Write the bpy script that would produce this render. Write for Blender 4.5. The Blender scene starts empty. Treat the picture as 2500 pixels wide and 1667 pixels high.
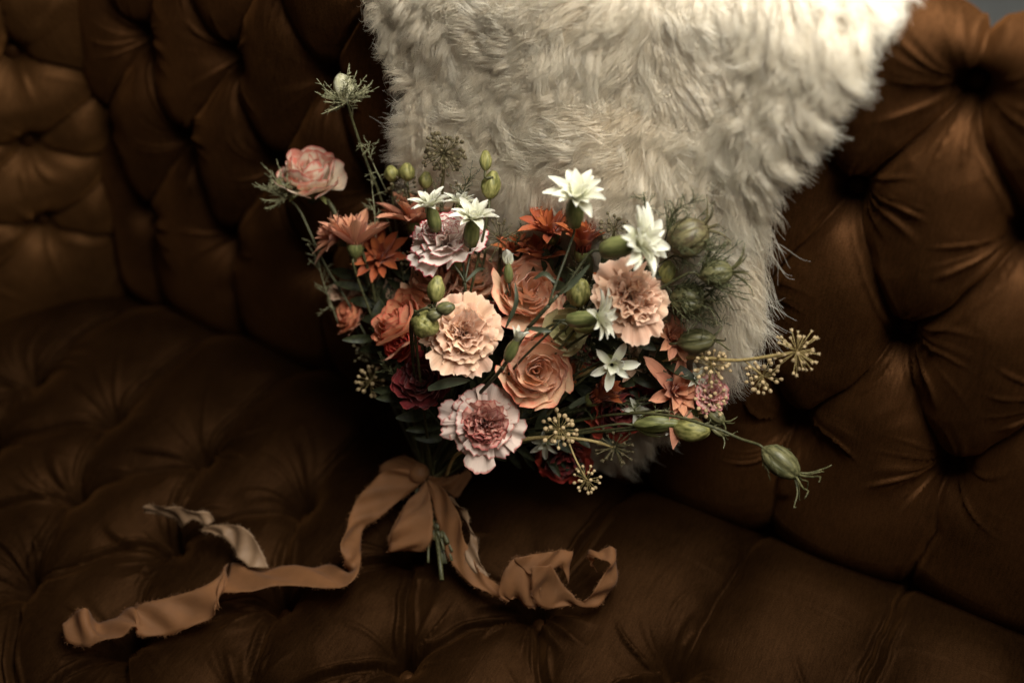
import bpy, math, random
import numpy as np
from mathutils import Matrix, Vector

# ------------------------------------------------------------------ camera
SC = bpy.context.scene
COL = SC.collection
R = np.array([[0.8674317, -0.2852221, 0.40768934], [0.48999727, 0.63198007, -0.60041974], [-0.08639974, 0.72059017, 0.68795704]])
CAM = np.array([0.40057425, -0.56950868, 0.79183025])
cd = bpy.data.cameras.new('camera'); cam = bpy.data.objects.new('camera', cd); COL.objects.link(cam)
cam.matrix_world = Matrix([[*R[0], CAM[0]], [*R[1], CAM[1]], [*R[2], CAM[2]], [0, 0, 0, 1]])
cd.sensor_width = 36; cd.lens = 35.0; cd.clip_start = 0.02; cd.clip_end = 60
cd.dof.use_dof = True; cd.dof.focus_distance = 0.835; cd.dof.aperture_fstop = 2.0
SC.camera = cam
FP = 2431.0    # focal length in photograph pixels (2500 wide)

# ------------------------------------------------------------------ light
world = bpy.data.worlds.new('World'); SC.world = world; world.use_nodes = True
bg = world.node_tree.nodes['Background']; bg.inputs[0].default_value = (0.80, 0.62, 0.46, 1); bg.inputs[1].default_value = 0.016
def area(name, loc, target, size, size_y, power, col):
    l = bpy.data.lights.new(name, 'AREA'); l.shape = 'RECTANGLE'; l.size = size; l.size_y = size_y; l.energy = power; l.color = col
    o = bpy.data.objects.new(name, l); COL.objects.link(o); o.location = loc
    o.rotation_euler = (Vector(target) - Vector(loc)).to_track_quat('-Z', 'Y').to_euler(); return o
area('window_light', (1.95, -0.16, 1.42), (0.0, 0.0, 0.18), 1.3, 1.3, 22, (1.0, 0.94, 0.82))
area('added_top_light', (0.38, 0.10, 1.16), (0.16, 0.02, 0.28), 0.9, 0.45, 30, (1.0, 0.98, 0.90))  # added lamp close over the sofa back, brightens the fur top and flowers
area('room_light', (-0.35, -1.3, 2.0), (0.1, -0.05, 0.15), 1.6, 1.6, 2.1, (1.0, 0.78, 0.56))
SC.view_settings.view_transform = 'Standard'; SC.view_settings.look = 'None'; SC.view_settings.exposure = -0.15; SC.view_settings.gamma = 1.0
SC.cycles.use_denoising = True
SC.cycles.max_bounces = 8; SC.cycles.transparent_max_bounces = 16
SC.cycles_curves.subdivisions = 2

# ------------------------------------------------------------------ helpers
rng = np.random.default_rng(7); rnd = random.Random(11)
def free_depth(x, y, d):                            # keep a point clear of the fur, the backrest and the seat
    r = R @ np.array([(x - 1250) / FP, -(y - 833.5) / FP, -1.0])
    return min(d, (.040 - CAM @ BN) / (r @ BN), (.018 - CAM[2]) / r[2] if r[2] < -.05 else 9)
def at(x, y, d):                                    # a point seen at photograph position (x, y), about d metres in front of the lens
    d = free_depth(x, y, d)
    return CAM + R @ (np.array([(x - 1250) / FP, -(y - 833.5) / FP, -1.0]) * d)
def on_z(x, y, z):
    r = R @ np.array([(x - 1250) / FP, -(y - 833.5) / FP, -1.0]); return CAM + r * ((z - CAM[2]) / r[2])
TILT = math.radians(10)
BN = np.array([0, -math.cos(TILT), math.sin(TILT)])   # normal of the backrest plane
BU = np.array([0, math.sin(TILT), math.cos(TILT)])    # up along the backrest
def on_back(x, y, off=0.0):
    r = R @ np.array([(x - 1250) / FP, -(y - 833.5) / FP, -1.0]); p = CAM + r * ((off - CAM @ BN) / (r @ BN)); return p[0], p @ BU
def facing(f):
    v = R @ np.array(f, float); return v / np.linalg.norm(v)
def unit(v): v = np.array(v, float); return v / (np.linalg.norm(v) + 1e-12)

def _h(ix, iy, seed):
    n = (ix.astype(np.int64) * 374761393 + iy.astype(np.int64) * 668265263 + seed * 1442695041) & 0xffffffff
    n = ((n ^ (n >> 13)) * 1274126177) & 0xffffffff
    return ((n ^ (n >> 16)) & 0xffff) / 65535.0
def noise2(x, y, seed=0):
    x = np.asarray(x, float); y = np.asarray(y, float); ix = np.floor(x); iy = np.floor(y); fx = x - ix; fy = y - iy
    fx = fx * fx * (3 - 2 * fx); fy = fy * fy * (3 - 2 * fy)
    a = _h(ix, iy, seed); b = _h(ix + 1, iy, seed); c = _h(ix, iy + 1, seed); d = _h(ix + 1, iy + 1, seed)
    return ((a * (1 - fx) + b * fx) * (1 - fy) + (c * (1 - fx) + d * fx) * fy) * 2 - 1

def mesh_np(name, V, Fq, mat, uv=None, smooth=True):
    me = bpy.data.meshes.new(name); me.from_pydata([tuple(v) for v in V], [], [tuple(f) for f in Fq]); me.update()
    if uv is not None:
        lay = me.uv_layers.new(name='uv'); li = np.empty(len(me.loops), np.int32); me.loops.foreach_get('vertex_index', li)
        lay.data.foreach_set('uv', np.asarray(uv, np.float32)[li].ravel())
    if smooth: me.polygons.foreach_set('use_smooth', [True] * len(me.polygons))
    if mat: me.materials.append(mat)
    return me
def grid_faces(n, m, closed=False, base=0):
    F = []
    for i in range(n - 1):
        for j in range(m - (0 if closed else 1)):
            k = (j + 1) % m
            F.append((base + i * m + j, base + i * m + k, base + (i + 1) * m + k, base + (i + 1) * m + j))
    return F
def grid_mesh(name, P, mat):
    n, m = P.shape[:2]; uv = np.stack(np.meshgrid(np.linspace(0, 1, m), np.linspace(0, 1, n)), -1).reshape(-1, 2)
    return mesh_np(name, P.reshape(-1, 3), grid_faces(n, m), mat, uv)
def big_grid(name, P, mat, uv):
    n, m = P.shape[:2]; me = bpy.data.meshes.new(name); V = P.reshape(-1, 3); me.vertices.add(n * m); me.vertices.foreach_set('co', V.astype(np.float32).ravel())
    idx = np.arange(n * m).reshape(n, m); q = np.stack([idx[:-1, :-1], idx[:-1, 1:], idx[1:, 1:], idx[1:, :-1]], -1).reshape(-1, 4)
    me.loops.add(q.size); me.loops.foreach_set('vertex_index', q.ravel().astype(np.int32)); me.polygons.add(len(q))
    me.polygons.foreach_set('loop_start', (np.arange(len(q)) * 4).astype(np.int32)); me.polygons.foreach_set('use_smooth', np.ones(len(q), bool))
    me.update(calc_edges=True); lay = me.uv_layers.new(name='uv'); lay.data.foreach_set('uv', uv.reshape(-1, 2)[q.ravel()].astype(np.float32).ravel())
    me.materials.append(mat); me.validate(); return me
def obj(name, me, parent=None, mtx=None, kind=None, label=None):
    o = bpy.data.objects.new(name, me); COL.objects.link(o)
    if parent is not None: o.parent = parent
    if mtx is not None: o.matrix_basis = mtx
    if kind: o['kind'] = kind
    if label: o['label'] = label
    return o
def frame(z, roll=0.0):
    z = unit(z); up = np.array([0, 0, 1.0]) if abs(z[2]) < .92 else np.array([0, 1.0, 0])
    x = unit(np.cross(up, z)); y = np.cross(z, x); c, s = math.cos(roll), math.sin(roll)
    return np.array([x * c + y * s, y * c - x * s, z]).T
def mat4(loc, M3): return Matrix([[*M3[0], loc[0]], [*M3[1], loc[1]], [*M3[2], loc[2]], [0, 0, 0, 1]])
def thing(name, label, cat, loc, M3=np.eye(3), group=None):
    o = bpy.data.objects.new(name, None); COL.objects.link(o); o.empty_display_size = .01
    o.matrix_world = mat4(loc, M3); o['label'] = label; o['category'] = cat
    if group: o['group'] = group
    T = (np.array(loc, float), np.array(M3, float)); return o, T
def loc_pts(T, P): return (np.asarray(P, float) - T[0]) @ T[1]
def spline(P, n):                                   # Catmull-Rom through P
    P = np.asarray(P, float); Q = np.vstack([2 * P[0] - P[1], P, 2 * P[-1] - P[-2]]); t = np.linspace(0, len(P) - 1 - 1e-9, n); k = t.astype(int); f = (t - k)[:, None]
    a, b, c, d = Q[k], Q[k + 1], Q[k + 2], Q[k + 3]
    return .5 * ((2 * b) + (c - a) * f + (2 * a - 5 * b + 4 * c - d) * f ** 2 + (3 * b - a - 3 * c + d) * f ** 3)
def tube_vf(P, rad, sides=6, base=0):
    P = np.asarray(P, float); n = len(P); rad = np.broadcast_to(np.asarray(rad, float), (n,)); T = np.gradient(P, axis=0); T /= np.linalg.norm(T, axis=1)[:, None] + 1e-12
    a = unit(np.cross(T[0], [0.3, 0.5, 0.81])); V = []
    for i in range(n):
        a = unit(a - T[i] * (a @ T[i])); b = np.cross(T[i], a)
        for j in range(sides):
            th = 2 * math.pi * j / sides; V.append(P[i] + rad[i] * (math.cos(th) * a + math.sin(th) * b))
    V.append(P[0]); V.append(P[-1]); F = grid_faces(n, sides, True, base)
    for j in range(sides):
        F.append((base + n * sides, base + (j + 1) % sides, base + j)); F.append((base + n * sides + 1, base + (n - 1) * sides + j, base + (n - 1) * sides + (j + 1) % sides))
    return V, F
class MB:
    def __init__(s): s.V = []; s.F = []
    def tube(s, P, rad, sides=6): v, f = tube_vf(P, rad, sides, len(s.V)); s.V += list(v); s.F += f; return s
    def ball(s, c, r, seg=6, rings=4, ax=(0, 0, 1), st=1.0):
        M = frame(ax); b = len(s.V)
        for i in range(rings + 1):
            ph = math.pi * i / rings
            for j in range(seg):
                th = 2 * math.pi * j / seg; s.V.append(np.array(c) + M @ (r * np.array([math.sin(ph) * math.cos(th), math.sin(ph) * math.sin(th), -math.cos(ph) * st])))
        s.F += grid_faces(rings + 1, seg, True, b); return s
    def mesh(s, name, mat): return mesh_np(name, s.V, s.F, mat)
def lathe(name, prof, seg, mat, mod=None):          # prof: (radius, z); mod(theta, t) multiplies the radius
    n = len(prof); V = []
    for i, (r, z) in enumerate(prof):
        for j in range(seg):
            th = 2 * math.pi * j / seg; q = r * (mod(th, i / (n - 1)) if mod else 1); V.append((q * math.cos(th), q * math.sin(th), z))
    uv = [(j / seg, i / (n - 1)) for i in range(n) for j in range(seg)]
    return mesh_np(name, V, grid_faces(n, seg, True), mat, uv)

# ------------------------------------------------------------------ materials
def newmat(name):
    m = bpy.data.materials.new(name); m.use_nodes = True; nt = m.node_tree; p = nt.nodes['Principled BSDF']; return m, nt, p
def N(nt, t, **k):
    n = nt.nodes.new(t)
    for a, b in k.items():
        if isinstance(b, (int, float, str, bool)) and hasattr(n, a): setattr(n, a, b)
    return n
def mixc(nt, fac, a, b):
    n = nt.nodes.new('ShaderNodeMix'); n.data_type = 'RGBA'
    for s, v in ((n.inputs[0], fac), (n.inputs[6], a), (n.inputs[7], b)):
        if hasattr(v, 'is_output') or isinstance(v, bpy.types.NodeSocket): nt.links.new(v, s)
        else: s.default_value = v if not isinstance(v, tuple) else (*v, 1)[:4]
    return n.outputs[2]
def mathn(nt, op, a, b=0.0, clamp=False):
    n = nt.nodes.new('ShaderNodeMath'); n.operation = op; n.use_clamp = clamp
    for s, v in ((n.inputs[0], a), (n.inputs[1], b)):
        if isinstance(v, bpy.types.NodeSocket): nt.links.new(v, s)
        else: s.default_value = v
    return n.outputs[0]
def velvet(name, base, nap, sheen=0.5, gloss=.50):
    m, nt, p = newmat(name); tc = N(nt, 'ShaderNodeTexCoord'); mp = N(nt, 'ShaderNodeMapping'); nt.links.new(tc.outputs['Object'], mp.inputs[0])
    n1 = N(nt, 'ShaderNodeTexNoise'); n1.inputs['Scale'].default_value = 9; n1.inputs['Detail'].default_value = 6; nt.links.new(mp.outputs[0], n1.inputs[0])
    mp2 = N(nt, 'ShaderNodeMapping'); mp2.inputs['Scale'].default_value = (180, 30, 30); nt.links.new(tc.outputs['Object'], mp2.inputs[0])
    n2 = N(nt, 'ShaderNodeTexNoise'); n2.inputs['Scale'].default_value = 3; n2.inputs['Detail'].default_value = 5; nt.links.new(mp2.outputs[0], n2.inputs[0])
    n3 = N(nt, 'ShaderNodeTexNoise'); n3.inputs['Scale'].default_value = 900; n3.inputs['Detail'].default_value = 2; nt.links.new(tc.outputs['Object'], n3.inputs[0])
    f = mathn(nt, 'ADD', mathn(nt, 'MULTIPLY', n1.outputs[0], .8), mathn(nt, 'ADD', mathn(nt, 'MULTIPLY', n2.outputs[0], .35), mathn(nt, 'MULTIPLY', n3.outputs[0], .45)))
    f = mathn(nt, 'MULTIPLY', mathn(nt, 'SUBTRACT', f, .50), 1.9, True)
    c = mixc(nt, f, base, nap); df = N(nt, 'ShaderNodeBsdfDiffuse'); nt.links.new(c, df.inputs['Color']); sh = N(nt, 'ShaderNodeBsdfSheen'); sh.distribution = 'ASHIKHMIN'; sh.inputs['Roughness'].default_value = .33
    c2 = N(nt, 'ShaderNodeHueSaturation'); c2.inputs['Value'].default_value = sheen; nt.links.new(c, c2.inputs['Color']); nt.links.new(c2.outputs[0], sh.inputs['Color']); ad = N(nt, 'ShaderNodeAddShader')
    nt.links.new(df.outputs[0], ad.inputs[0]); nt.links.new(sh.outputs[0], ad.inputs[1]); 
    gl = N(nt, 'ShaderNodeBsdfGlossy'); gl.inputs['Roughness'].default_value = .60; c3 = N(nt, 'ShaderNodeHueSaturation'); c3.inputs['Value'].default_value = gloss; c3.inputs['Saturation'].default_value = .92; nt.links.new(c, c3.inputs['Color']); nt.links.new(c3.outputs[0], gl.inputs['Color'])
    a2 = N(nt, 'ShaderNodeAddShader'); nt.links.new(ad.outputs[0], a2.inputs[0]); nt.links.new(gl.outputs[0], a2.inputs[1]); nt.links.new(a2.outputs[0], nt.nodes['Material Output'].inputs[0])
    b = N(nt, 'ShaderNodeBump'); b.inputs['Strength'].default_value = .25; b.inputs['Distance'].default_value = .0012
    nt.links.new(mathn(nt, 'ADD', n3.outputs[0], n2.outputs[0]), b.inputs['Height']); nt.links.new(b.outputs[0], df.inputs['Normal']); nt.links.new(b.outputs[0], sh.inputs['Normal']); nt.links.new(b.outputs[0], gl.inputs['Normal']); return m
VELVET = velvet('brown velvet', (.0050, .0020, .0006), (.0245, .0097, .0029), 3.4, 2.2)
SEATV_SHADED = velvet('brown velvet seat painted shaded', (.0020, .0008, .0003), (.0108, .0045, .0014), 3.0, 1.75)  # same velvet, with the shade on the seat put into a darker colour
ARMV_LIT = velvet('brown velvet arm painted lit', (.008, .0034, .0010), (.030, .0127, .0038), 3.6, 1.5)  # same velvet, paler so the colour carries the light on the arm

def petal_mat(name, base, tip, edge, edge_w=.1, edge_s=1.0, blotch=None, trans=.3, rough=.55, vein=.25, serr=12.):
    """base/tip colours along the petal, edge colour at its rim, soft veins along it."""
    m, nt, p = newmat(name); uvn = N(nt, 'ShaderNodeUVMap'); sp = N(nt, 'ShaderNodeSeparateXYZ'); nt.links.new(uvn.outputs[0], sp.inputs[0]); u, v = sp.outputs[0], sp.outputs[1]
    oi = N(nt, 'ShaderNodeObjectInfo')
    cb = N(nt, 'ShaderNodeCombineXYZ'); nt.links.new(mathn(nt, 'MULTIPLY', u, 26.), cb.inputs[0]); nt.links.new(mathn(nt, 'MULTIPLY', v, 2.2), cb.inputs[1]); nt.links.new(mathn(nt, 'MULTIPLY', oi.outputs['Random'], 40.), cb.inputs[2])
    nv = N(nt, 'ShaderNodeTexNoise'); nv.inputs['Scale'].default_value = 1.; nv.inputs['Detail'].default_value = 3; nt.links.new(cb.outputs[0], nv.inputs[0])
    cb2 = N(nt, 'ShaderNodeCombineXYZ'); nt.links.new(mathn(nt, 'MULTIPLY', u, serr), cb2.inputs[0]); nt.links.new(mathn(nt, 'MULTIPLY', v, 4.), cb2.inputs[1]); nt.links.new(mathn(nt, 'MULTIPLY', oi.outputs['Random'], 90.), cb2.inputs[2])
    ne = N(nt, 'ShaderNodeTexNoise'); ne.inputs['Scale'].default_value = 1.; ne.inputs['Detail'].default_value = 2; nt.links.new(cb2.outputs[0], ne.inputs[0])
    c = mixc(nt, mathn(nt, 'POWER', v, .8), base, tip)
    dk = tuple(x * .62 for x in tip[:3]); c = mixc(nt, mathn(nt, 'MULTIPLY', mathn(nt, 'SUBTRACT', nv.outputs[0], .42), vein * 4, True), c, dk)
    if blotch:
        nb = N(nt, 'ShaderNodeTexNoise'); nb.inputs['Scale'].default_value = 2.1; cb3 = N(nt, 'ShaderNodeCombineXYZ'); nt.links.new(u, cb3.inputs[0]); nt.links.new(v, cb3.inputs[1]); nt.links.new(mathn(nt, 'MULTIPLY', oi.outputs['Random'], 30.), cb3.inputs[2]); nt.links.new(cb3.outputs[0], nb.inputs[0])
        c = mixc(nt, mathn(nt, 'MULTIPLY', mathn(nt, 'SUBTRACT', nb.outputs[0], .53), 6.0, True), c, blotch)
    au = mathn(nt, 'ABSOLUTE', mathn(nt, 'SUBTRACT', mathn(nt, 'MULTIPLY', u, 2.), 1.))
    rim = mathn(nt, 'MAXIMUM', v, mathn(nt, 'MULTIPLY', au, mathn(nt, 'ADD', .55, mathn(nt, 'MULTIPLY', v, .45))))
    rim = mathn(nt, 'ADD', rim, mathn(nt, 'MULTIPLY', mathn(nt, 'SUBTRACT', ne.outputs[0], .5), edge_w * 1.6))
    ef = mathn(nt, 'MULTIPLY', mathn(nt, 'DIVIDE', mathn(nt, 'SUBTRACT', rim, 1 - edge_w), edge_w * .8, True), edge_s)
    c = mixc(nt, ef, c, edge)
    br = N(nt, 'ShaderNodeHueSaturation'); br.inputs['Saturation'].default_value = 1.05; nt.links.new(c, br.inputs['Color'])
    nt.links.new(mathn(nt, 'ADD', .86, mathn(nt, 'MULTIPLY', oi.outputs['Random'], .22)), br.inputs['Value'])
    nt.links.new(mathn(nt, 'ADD', .495, mathn(nt, 'MULTIPLY', oi.outputs['Random'], .012)), br.inputs['Hue'])
    c = br.outputs[0]; nt.links.new(c, p.inputs['Base Color']); p.inputs['Roughness'].default_value = rough; p.inputs['Specular IOR Level'].default_value = .25
    p.inputs['Sheen Weight'].default_value = .12
    b = N(nt, 'ShaderNodeBump'); b.inputs['Strength'].default_value = .35; b.inputs['Distance'].default_value = .0006; nt.links.new(nv.outputs[0], b.inputs['Height']); nt.links.new(b.outputs[0], p.inputs['Normal'])
    tr = N(nt, 'ShaderNodeBsdfTranslucent'); nt.links.new(c, tr.inputs[0]); mx = N(nt, 'ShaderNodeMixShader'); mx.inputs[0].default_value = trans
    nt.links.new(p.outputs[0], mx.inputs[1]); nt.links.new(tr.outputs[0], mx.inputs[2]); nt.links.new(mx.outputs[0], nt.nodes['Material Output'].inputs[0]); return m
def plain(name, a, b, scale=60., rough=.55, trans=0.0, bump=.2, spec=.3, stretch=(1, 1, 1)):
    m, nt, p = newmat(name); tc = N(nt, 'ShaderNodeTexCoord'); mp = N(nt, 'ShaderNodeMapping'); mp.inputs['Scale'].default_value = stretch; nt.links.new(tc.outputs['Object'], mp.inputs[0])
    if scale > 40: scale *= 5
    n = N(nt, 'ShaderNodeTexNoise'); n.inputs['Scale'].default_value = scale; n.inputs['Detail'].default_value = 4; nt.links.new(mp.outputs[0], n.inputs[0])
    f = mathn(nt, 'MULTIPLY', mathn(nt, 'SUBTRACT', n.outputs[0], .35), 3.3, True); c = mixc(nt, f, a, b); nt.links.new(c, p.inputs['Base Color'])
    p.inputs['Roughness'].default_value = rough; p.inputs['Specular IOR Level'].default_value = spec
    bp = N(nt, 'ShaderNodeBump'); bp.inputs['Strength'].default_value = bump; bp.inputs['Distance'].default_value = .001; nt.links.new(n.outputs[0], bp.inputs['Height']); nt.links.new(bp.outputs[0], p.inputs['Normal'])
    if trans:
        tr = N(nt, 'ShaderNodeBsdfTranslucent'); nt.links.new(c, tr.inputs[0]); mx = N(nt, 'ShaderNodeMixShader'); mx.inputs[0].default_value = trans
        nt.links.new(p.outputs[0], mx.inputs[1]); nt.links.new(tr.outputs[0], mx.inputs[2]); nt.links.new(mx.outputs[0], nt.nodes['Material Output'].inputs[0])
    return m
M = dict(
    peach=petal_mat('peach carnation petal', (.60, .42, .25), (.80, .51, .37), (.82, .62, .47), .10, .6),
    pink=petal_mat('pink carnation petal', (.66, .46, .38), (.62, .33, .27), (.38, .08, .07), .07, .8),
    pinkout=petal_mat('pale carnation guard petal', (.62, .40, .33), (.70, .56, .49), (.42, .10, .09), .05, .8),
    redge=petal_mat('white petal with crimson edge', (.74, .52, .44), (.84, .74, .67), (.42, .03, .05), .045, 1.0, serr=26.),
    rose=petal_mat('peach rose petal', (.78, .52, .32), (.80, .48, .34), (.78, .30, .20), .07, .5, trans=.18),
    roseo=petal_mat('outer rose petal', (.74, .56, .34), (.80, .48, .33), (.66, .13, .09), .17, .8, blotch=(.76, .26, .18), trans=.18),
    bicol=petal_mat('cream and red rose petal', (.74, .62, .44), (.82, .66, .52), (.66, .16, .13), .12, .8, blotch=(.74, .26, .20)),
    coral=petal_mat('coral rose petal', (.66, .36, .20), (.68, .29, .17), (.62, .13, .09), .12, .6),
    red=petal_mat('red rose petal', (.55, .22, .12), (.56, .07, .05), (.66, .12, .09), .2, .6),
    wine=petal_mat('wine red petal', (.10, .02, .018), (.15, .018, .02), (.26, .05, .04), .12, .8, trans=.2, vein=.35),
    magenta=petal_mat('magenta petal', (.22, .015, .03), (.28, .02, .05), (.36, .05, .08), .12, .6, trans=.2),
    orange=petal_mat('orange daisy petal', (.50, .19, .11), (.64, .30, .19), (.70, .39, .27), .1, .4, vein=.5),
    rust=petal_mat('rust daisy petal', (.24, .045, .022), (.40, .11, .045), (.52, .21, .09), .1, .5, vein=.5, trans=.2),
    white=petal_mat('white petal', (.60, .60, .38), (.78, .76, .67), (.80, .79, .72), .1, .3, vein=.14, trans=.38),
    blush=petal_mat('faded blush petal', (.55, .40, .26), (.60, .40, .28), (.60, .40, .3), .1, .3, vein=.3),
    beige=petal_mat('green beige petal', (.36, .34, .14), (.50, .42, .24), (.52, .40, .26), .1, .4, vein=.25),
    palepink=petal_mat('pale pink petal', (.60, .45, .36), (.72, .46, .40), (.55, .14, .16), .09, .8),
    green=plain('stem green', (.026, .027, .010), (.072, .066, .026), 90, .5),
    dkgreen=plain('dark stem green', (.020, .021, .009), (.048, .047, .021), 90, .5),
    calyx=plain('calyx green', (.085, .095, .03), (.18, .18, .065), 70, .42, .1, stretch=(1, 1, .25)),
    bud=plain('yellow green bud', (.10, .10, .025), (.32, .29, .10), 80, .5, .2, stretch=(1, 1, .3)),
    pod=plain('pod green', (.040, .040, .015), (.14, .128, .058), 75, .42, .05, stretch=(1, 1, .2)),
    palebud=plain('pale bud', (.40, .38, .22), (.62, .58, .42), 80, .5, .2, stretch=(1, 1, .3)),
    podstripe=plain('seed pod green and brown', (.05, .035, .018), (.15, .13, .06), 90, .45, .05, stretch=(1, 1, .12)),
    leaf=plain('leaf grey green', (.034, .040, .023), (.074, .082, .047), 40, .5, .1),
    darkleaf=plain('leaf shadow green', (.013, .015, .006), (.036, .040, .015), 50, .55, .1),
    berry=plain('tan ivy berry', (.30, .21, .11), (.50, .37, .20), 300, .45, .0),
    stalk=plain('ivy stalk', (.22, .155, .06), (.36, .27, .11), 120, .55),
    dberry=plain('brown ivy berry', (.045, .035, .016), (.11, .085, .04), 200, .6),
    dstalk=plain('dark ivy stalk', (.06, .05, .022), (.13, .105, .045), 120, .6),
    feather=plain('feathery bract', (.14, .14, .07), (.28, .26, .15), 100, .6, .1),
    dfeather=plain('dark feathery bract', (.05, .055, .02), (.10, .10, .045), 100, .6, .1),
    stamen=plain('yellow stamen', (.55, .40, .05), (.7, .5, .1), 100, .6),
)

# ------------------------------------------------------------------ sofa
def seg_fields(X, Y, segs, p=3.2):
    S = np.zeros_like(X); best = np.full_like(X, 9.); side = np.zeros_like(X); along = np.zeros_like(X)
    for (ax, ay, bx, by) in segs:
        dx, dy = bx - ax, by - ay; L2 = dx * dx + dy * dy; L = math.sqrt(L2)
        msk = (X > min(ax, bx) - .13) & (X < max(ax, bx) + .13) & (Y > min(ay, by) - .13) & (Y < max(ay, by) + .13)
        x = X[msk]; y = Y[msk]; t = np.clip(((x - ax) * dx + (y - ay) * dy) / L2, 0, 1); qx = x - ax - t * dx; qy = y - ay - t * dy
        d = np.sqrt(qx * qx + qy * qy) + 1e-5; S[msk] += d ** -p; sg = (dx * qy - dy * qx) / L
        bm = best[msk]; up = d < bm; bm[up] = d[up]; best[msk] = bm; sm = side[msk]; sm[up] = sg[up]; side[msk] = sm; am = along[msk]; am[up] = t[up]; along[msk] = am
    return (S + 1e-9) ** (-1 / p), best, side, along
def tuft(X, Y, buttons, segs, H=.032, rad=.062, hole=.034, seed=3, wr=.0035, crease=.006, lip=1.):
    wx = .0035 * noise2(X * 22, Y * 22, seed) + .0015 * noise2(X * 60, Y * 60, seed + 1); wy = .0035 * noise2(X * 22 + 9, Y * 22, seed + 2)
    D, best, side, along = seg_fields(X + wx, Y + wy, segs); q = np.clip(D / rad, 0, 1)
    h = H * (1 - (1 - q) ** 2.2) + crease * (1 - (1 - np.clip(D / .014, 0, 1)) ** 2)
    fade = np.clip(.55 + 1.1 * noise2(X * 11, Y * 11, seed + 12), .05, 1) * np.sin(np.pi * np.clip(along, 0, 1)) ** .3
    h += lip * (.0042 * np.exp(-((side - .0045) / .0022) ** 2) + .0020 * np.exp(-((side + .0085) / .0025) ** 2)) * fade * (np.abs(side) <= best + .004)   # pleat lips
    h -= crease * .4 * np.exp(-(best / .0018) ** 2)
    rb = np.full_like(X, 9.); r2 = np.full_like(X, 9.); th = np.zeros_like(X); bi = np.zeros_like(X)
    for i, (bx, by) in enumerate(buttons):
        m = (np.abs(X - bx) < .1) & (np.abs(Y - by) < .1); dx = X[m] - bx; dy = Y[m] - by; r = np.hypot(dx, dy)
        r0 = rb[m]; s0 = r2[m]; u = r < r0; s0 = np.where(u, r0, np.minimum(s0, r)); r2[m] = s0; r0[u] = r[u]; rb[m] = r0; t0 = th[m]; t0[u] = np.arctan2(dy, dx)[u]; th[m] = t0; b0 = bi[m]; b0[u] = i; bi[m] = b0
    # folds radiating from each button: thin ridges bending a little as they leave it
    bend = th + 16 * rb * noise2(bi * 7.3, bi * 0 + 2, seed)
    n1 = noise2(np.cos(bend) * 1.9 + bi * 13.7, np.sin(bend) * 1.9 + bi * 5.1, seed + 5); n2 = noise2(np.cos(bend) * 3.6 + bi * 3.7, np.sin(bend) * 3.6, seed + 6)
    f = np.clip(1 - np.abs(n1) / .16, 0, 1) ** 1.4 + .45 * np.clip(1 - np.abs(n2) / .2, 0, 1) ** 1.4 + .5 * n1
    reach = .024 + .042 * (noise2(np.cos(bend) * 3 + bi * 2.2, np.sin(bend) * 3 + bi, seed + 7) * .5 + .5)
    win = np.clip((r2 - rb) / .030, 0, 1) ** 1.2 * np.clip((rb - .006) / .010, 0, 1) * np.exp(-(np.clip(rb - .014, 0, 1) / reach) ** 1.5)
    gate = np.clip(.75 + 1.5 * noise2(np.cos(th) * 1.7 + bi * 9.1, np.sin(th) * 1.7 + bi * 4.3, seed + 15), .12, 1.25)
    h += wr * win * f * gate
    h -= hole * np.exp(-(rb / .014) ** 1.5) + .016 * np.exp(-(rb / .036) ** 1.3)
    h += .0026 * noise2(X * 12, Y * 12, seed + 8) + .0004 * noise2(X * 45, Y * 45, seed + 9)
    return h
def lattice(rows, x0, x1, ybot, ytop):
    """rows: list of (y, x offset, spacing), bottom to top -> buttons and pleats"""
    B = []; S = []; R_ = []
    for (y, xo, a) in rows:
        k0 = math.floor((x0 - xo) / a); k1 = math.ceil((x1 - xo) / a); xs = [xo + a * k for k in range(k0, k1 + 1)]; R_.append((y, xs, a)); B += [(x, y) for x in xs]
    for (ya, xa, a), (yb, xb, _) in zip(R_, R_[1:]):
        for x in xa:
            for x2 in xb:
                if abs(x - x2) < a * .78: S.append((x, ya, x2, yb))
    for x in R_[0][1]:
        if ybot is not None: S.append((x, R_[0][0], x + .012 * (1 if ybot < R_[0][0] else -1) * 0, ybot))
    for x in R_[-1][1]:
        if ytop is not None: S.append((x, R_[-1][0], x, ytop))
    return B, S

sofa, _ = thing('sofa', 'brown velvet sofa with deep buttoned diamond tufting that everything rests on', 'sofa', (0, 0, 0))
BTN = MB().ball((0, 0, 0), .0075, 14, 8, (0, 0, 1), .55).mesh('tuft_button', VELVET)
def add_buttons(parent, B, mapf, depth, lim):
    for (x, y) in B:
        if lim(x, y):
            p, nrm = mapf(x, y, -depth); obj('button', BTN, parent, mat4(p, frame(nrm)))
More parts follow.
